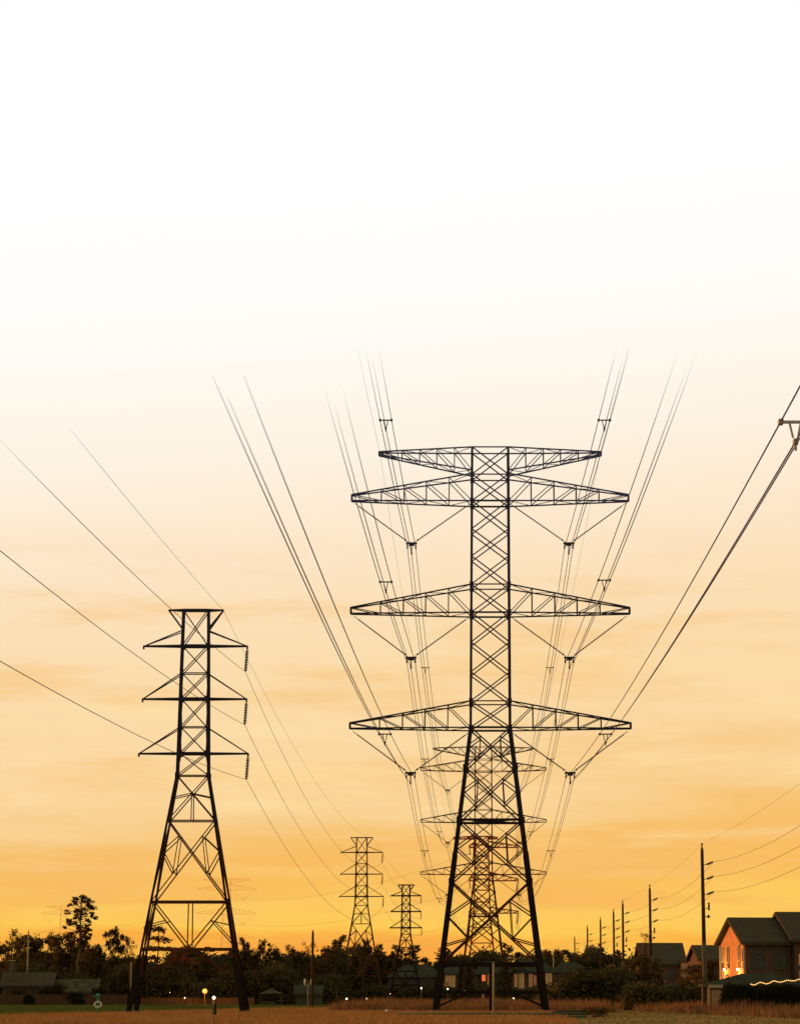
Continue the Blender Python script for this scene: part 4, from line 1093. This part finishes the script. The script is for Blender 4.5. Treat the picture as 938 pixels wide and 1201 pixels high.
# low distribution wires across the dark trees
for v, lab in ((1134, 'upper'), (1141, 'middle'), (1148.5, 'lower')):
    a, b, d = W(150, v - 1, 405), W(366, v, 405), W(500, v + 1, 405)
    tag(wire_obj('low_wire', span(a, b, 1.0, 16)[:-1] + span(b, d, .8, 16), .022, None, lambda p: .25, 'wire_warm'), f'{lab} thin wire crossing in front of the dark treeline', 'power line', 'low wires before the treeline')

# ------------------------------------------------------------------ sky
w = bpy.data.worlds.new('World'); sc.world = w; w.use_nodes = True
N = w.node_tree.nodes; L = w.node_tree.links
bg = N['Background']; bg.inputs['Strength'].default_value = 1.0
def node(t, **k):
    n = N.new(t)
    for a, b in k.items(): setattr(n, a, b)
    return n
def mth(op, a, b=None, c=None, clamp=False):
    n = node('ShaderNodeMath', operation=op); n.use_clamp = clamp
    for i, x in enumerate((a, b, c)):
        if x is None: continue
        if isinstance(x, (int, float)): n.inputs[i].default_value = x
        else: L.new(x, n.inputs[i])
    return n.outputs[0]
tc = node('ShaderNodeTexCoord'); sx = node('ShaderNodeSeparateXYZ'); L.new(tc.outputs['Generated'], sx.inputs[0])
x_, y_, z_ = sx.outputs
hor = mth('SQRT', mth('ADD', mth('MULTIPLY', x_, x_), mth('MULTIPLY', y_, y_)))
tt = mth('DIVIDE', z_, mth('MAXIMUM', hor, .001))
az = mth('ARCTAN2', x_, y_)
cmb = node('ShaderNodeCombineXYZ'); L.new(az, cmb.inputs[0]); L.new(tt, cmb.inputs[1])
def noise(sx_, sy_, scale, detail=4, off=0.0, rough=.55):
    mp = node('ShaderNodeMapping'); mp.inputs['Scale'].default_value = (sx_, sy_, 1); mp.inputs['Location'].default_value = (off, off * .7, off)
    mp.inputs['Rotation'].default_value = (0, 0, R(-2.5))
    n = node('ShaderNodeTexNoise'); n.inputs['Scale'].default_value = scale; n.inputs['Detail'].default_value = detail; n.inputs['Roughness'].default_value = rough
    L.new(cmb.outputs[0], mp.inputs['Vector']); L.new(mp.outputs[0], n.inputs['Vector']); return n.outputs['Fac']
n1 = noise(10, 70, 1.0, 5, 3.1); n2 = noise(22, 190, 1.0, 5, 8.7, .6)
low = mth('MULTIPLY', mth('SUBTRACT', .10, tt, clamp=True), 10, clamp=True)
warp = mth('MULTIPLY', mth('SUBTRACT', n1, .5), mth('ADD', mth('MULTIPLY', low, .055), .010))
tilt = mth('MULTIPLY', mth('MULTIPLY', az, -.085), mth('MULTIPLY', mth('SUBTRACT', tt, .03, clamp=True), 30, clamp=True))
t2 = mth('ADD', mth('ADD', tt, warp), tilt)
ramp = node('ShaderNodeValToRGB'); TM = .36
def tan_el(v):
    k = (YP - v) / F; return (k * c_ + s_) / (c_ - k * s_)
stops = [(1165, (251, 150, 56)), (1122, (252, 178, 68)), (1092, (254, 203, 86)), (1064, (253, 202, 98)), (1046, (250, 191, 92)), (1005, (248, 190, 103)), (975, (248, 195, 112)), (940, (250, 211, 148)), (870, (251, 217, 163)),
         (770, (251, 220, 172)), (690, (252, 225, 186)), (600, (253, 233, 206)), (510, (254, 243, 227)), (420, (255, 249, 240)), (330, (255, 253, 250)), (220, (255, 255, 255))]
cr = ramp.color_ramp
for i, (v, cc) in enumerate(stops):
    pos = tan_el(v) / TM
    e = cr.elements[i] if i < 2 else cr.elements.new(pos)
    e.position = pos; e.color = lin(*cc)
L.new(mth('DIVIDE', t2, TM, clamp=True), ramp.inputs[0])
# soft streaks of thin cloud low in the sky
cl = node('ShaderNodeValToRGB'); cl.color_ramp.elements[0].position = .46; cl.color_ramp.elements[1].position = .66
cl.color_ramp.elements[0].color = (0, 0, 0, 1); cl.color_ramp.elements[1].color = (1, 1, 1, 1)
L.new(n2, cl.inputs[0])
n3 = noise(6, 40, 1.0, 3, 21.0)
fac = mth('MULTIPLY', mth('MULTIPLY', cl.outputs[0], low), mth('MULTIPLY', n3, .75))
mixc = node('ShaderNodeMix', data_type='RGBA'); L.new(fac, mixc.inputs[0]); L.new(ramp.outputs[0], mixc.inputs[6]); mixc.inputs[7].default_value = lin(245, 172, 88)
# brightness only towards the sunset side; dusk elsewhere (Nishita plus an added constant glow)
SUN_EL, SUN_AZ = R(5.0), R(-72)    # azimuth from +Y towards +X
sky = node('ShaderNodeTexSky'); sky.sky_type = 'NISHITA'; sky.sun_disc = False
sky.sun_elevation = SUN_EL; sky.sun_rotation = SUN_AZ
skm = node('ShaderNodeVectorMath', operation='SCALE'); L.new(sky.outputs[0], skm.inputs[0]); skm.inputs['Scale'].default_value = .055
ss = node('ShaderNodeMapRange', interpolation_type='SMOOTHSTEP'); ss.inputs['From Min'].default_value = .70; ss.inputs['From Max'].default_value = .925
L.new(y_, ss.inputs['Value'])
add_ = node('ShaderNodeVectorMath', operation='ADD'); L.new(skm.outputs[0], add_.inputs[0]); add_.inputs[1].default_value = (.42, .35, .24)  # constant warm glow added to lift the dark land
# peach veils and pale streaks a little higher
def veil(prev, nz, lo, hi, t_lo, t_hi, amt, colr):
    mr = node('ShaderNodeMapRange', interpolation_type='SMOOTHSTEP'); mr.inputs['From Min'].default_value = lo; mr.inputs['From Max'].default_value = hi; L.new(nz, mr.inputs['Value'])
    up = node('ShaderNodeMapRange', interpolation_type='SMOOTHSTEP'); up.inputs['From Min'].default_value = t_lo; up.inputs['From Max'].default_value = t_lo + .02; L.new(tt, up.inputs['Value'])
    dn = node('ShaderNodeMapRange', interpolation_type='SMOOTHSTEP'); dn.inputs['From Min'].default_value = t_hi; dn.inputs['From Max'].default_value = t_hi - .05; L.new(tt, dn.inputs['Value'])
    f = mth('MULTIPLY', mth('MULTIPLY', mr.outputs[0], up.outputs[0]), mth('MULTIPLY', dn.outputs[0], amt))
    mx = node('ShaderNodeMix', data_type='RGBA'); L.new(f, mx.inputs[0]); L.new(prev, mx.inputs[6]); mx.inputs[7].default_value = lin(*colr); return mx.outputs[2]
c1 = veil(mixc.outputs[2], noise(7, 46, 1.0, 6, 31.0, .62), .48, .66, .045, .17, .55, (247, 196, 122))
c2 = veil(c1, noise(9, 85, 1.0, 6, 44.0, .6), .50, .68, .035, .14, .55, (254, 226, 168))
c3 = veil(c2, noise(14, 150, 1.0, 5, 12.0, .6), .50, .66, .012, .06, .3, (253, 206, 108))
mixw = node('ShaderNodeMix', data_type='RGBA'); L.new(ss.outputs[0], mixw.inputs[0]); L.new(add_.outputs[0], mixw.inputs[6]); L.new(c3, mixw.inputs[7])
L.new(mixw.outputs[2], bg.inputs['Color'])

sun = bpy.data.lights.new('sun', 'SUN'); sun.energy = 4.0; sun.angle = R(.8); sun.color = (1, .40, .16)
so = bpy.data.objects.new('sun', sun); COL.objects.link(so)
d = Vector((math.sin(SUN_AZ) * math.cos(SUN_EL), math.cos(SUN_AZ) * math.cos(SUN_EL), math.sin(SUN_EL)))
so.rotation_euler = d.to_track_quat('Z', 'Y').to_euler()

# ------------------------------------------------------------------ render settings
sc.view_settings.view_transform = 'Standard'; sc.view_settings.look = 'None'; sc.view_settings.exposure = 0; sc.view_settings.gamma = 1
sc.render.engine = 'CYCLES'
sc.cycles.transparent_max_bounces = 24; sc.cycles.max_bounces = 6
sc.render.resolution_x = 799; sc.render.resolution_y = 1024
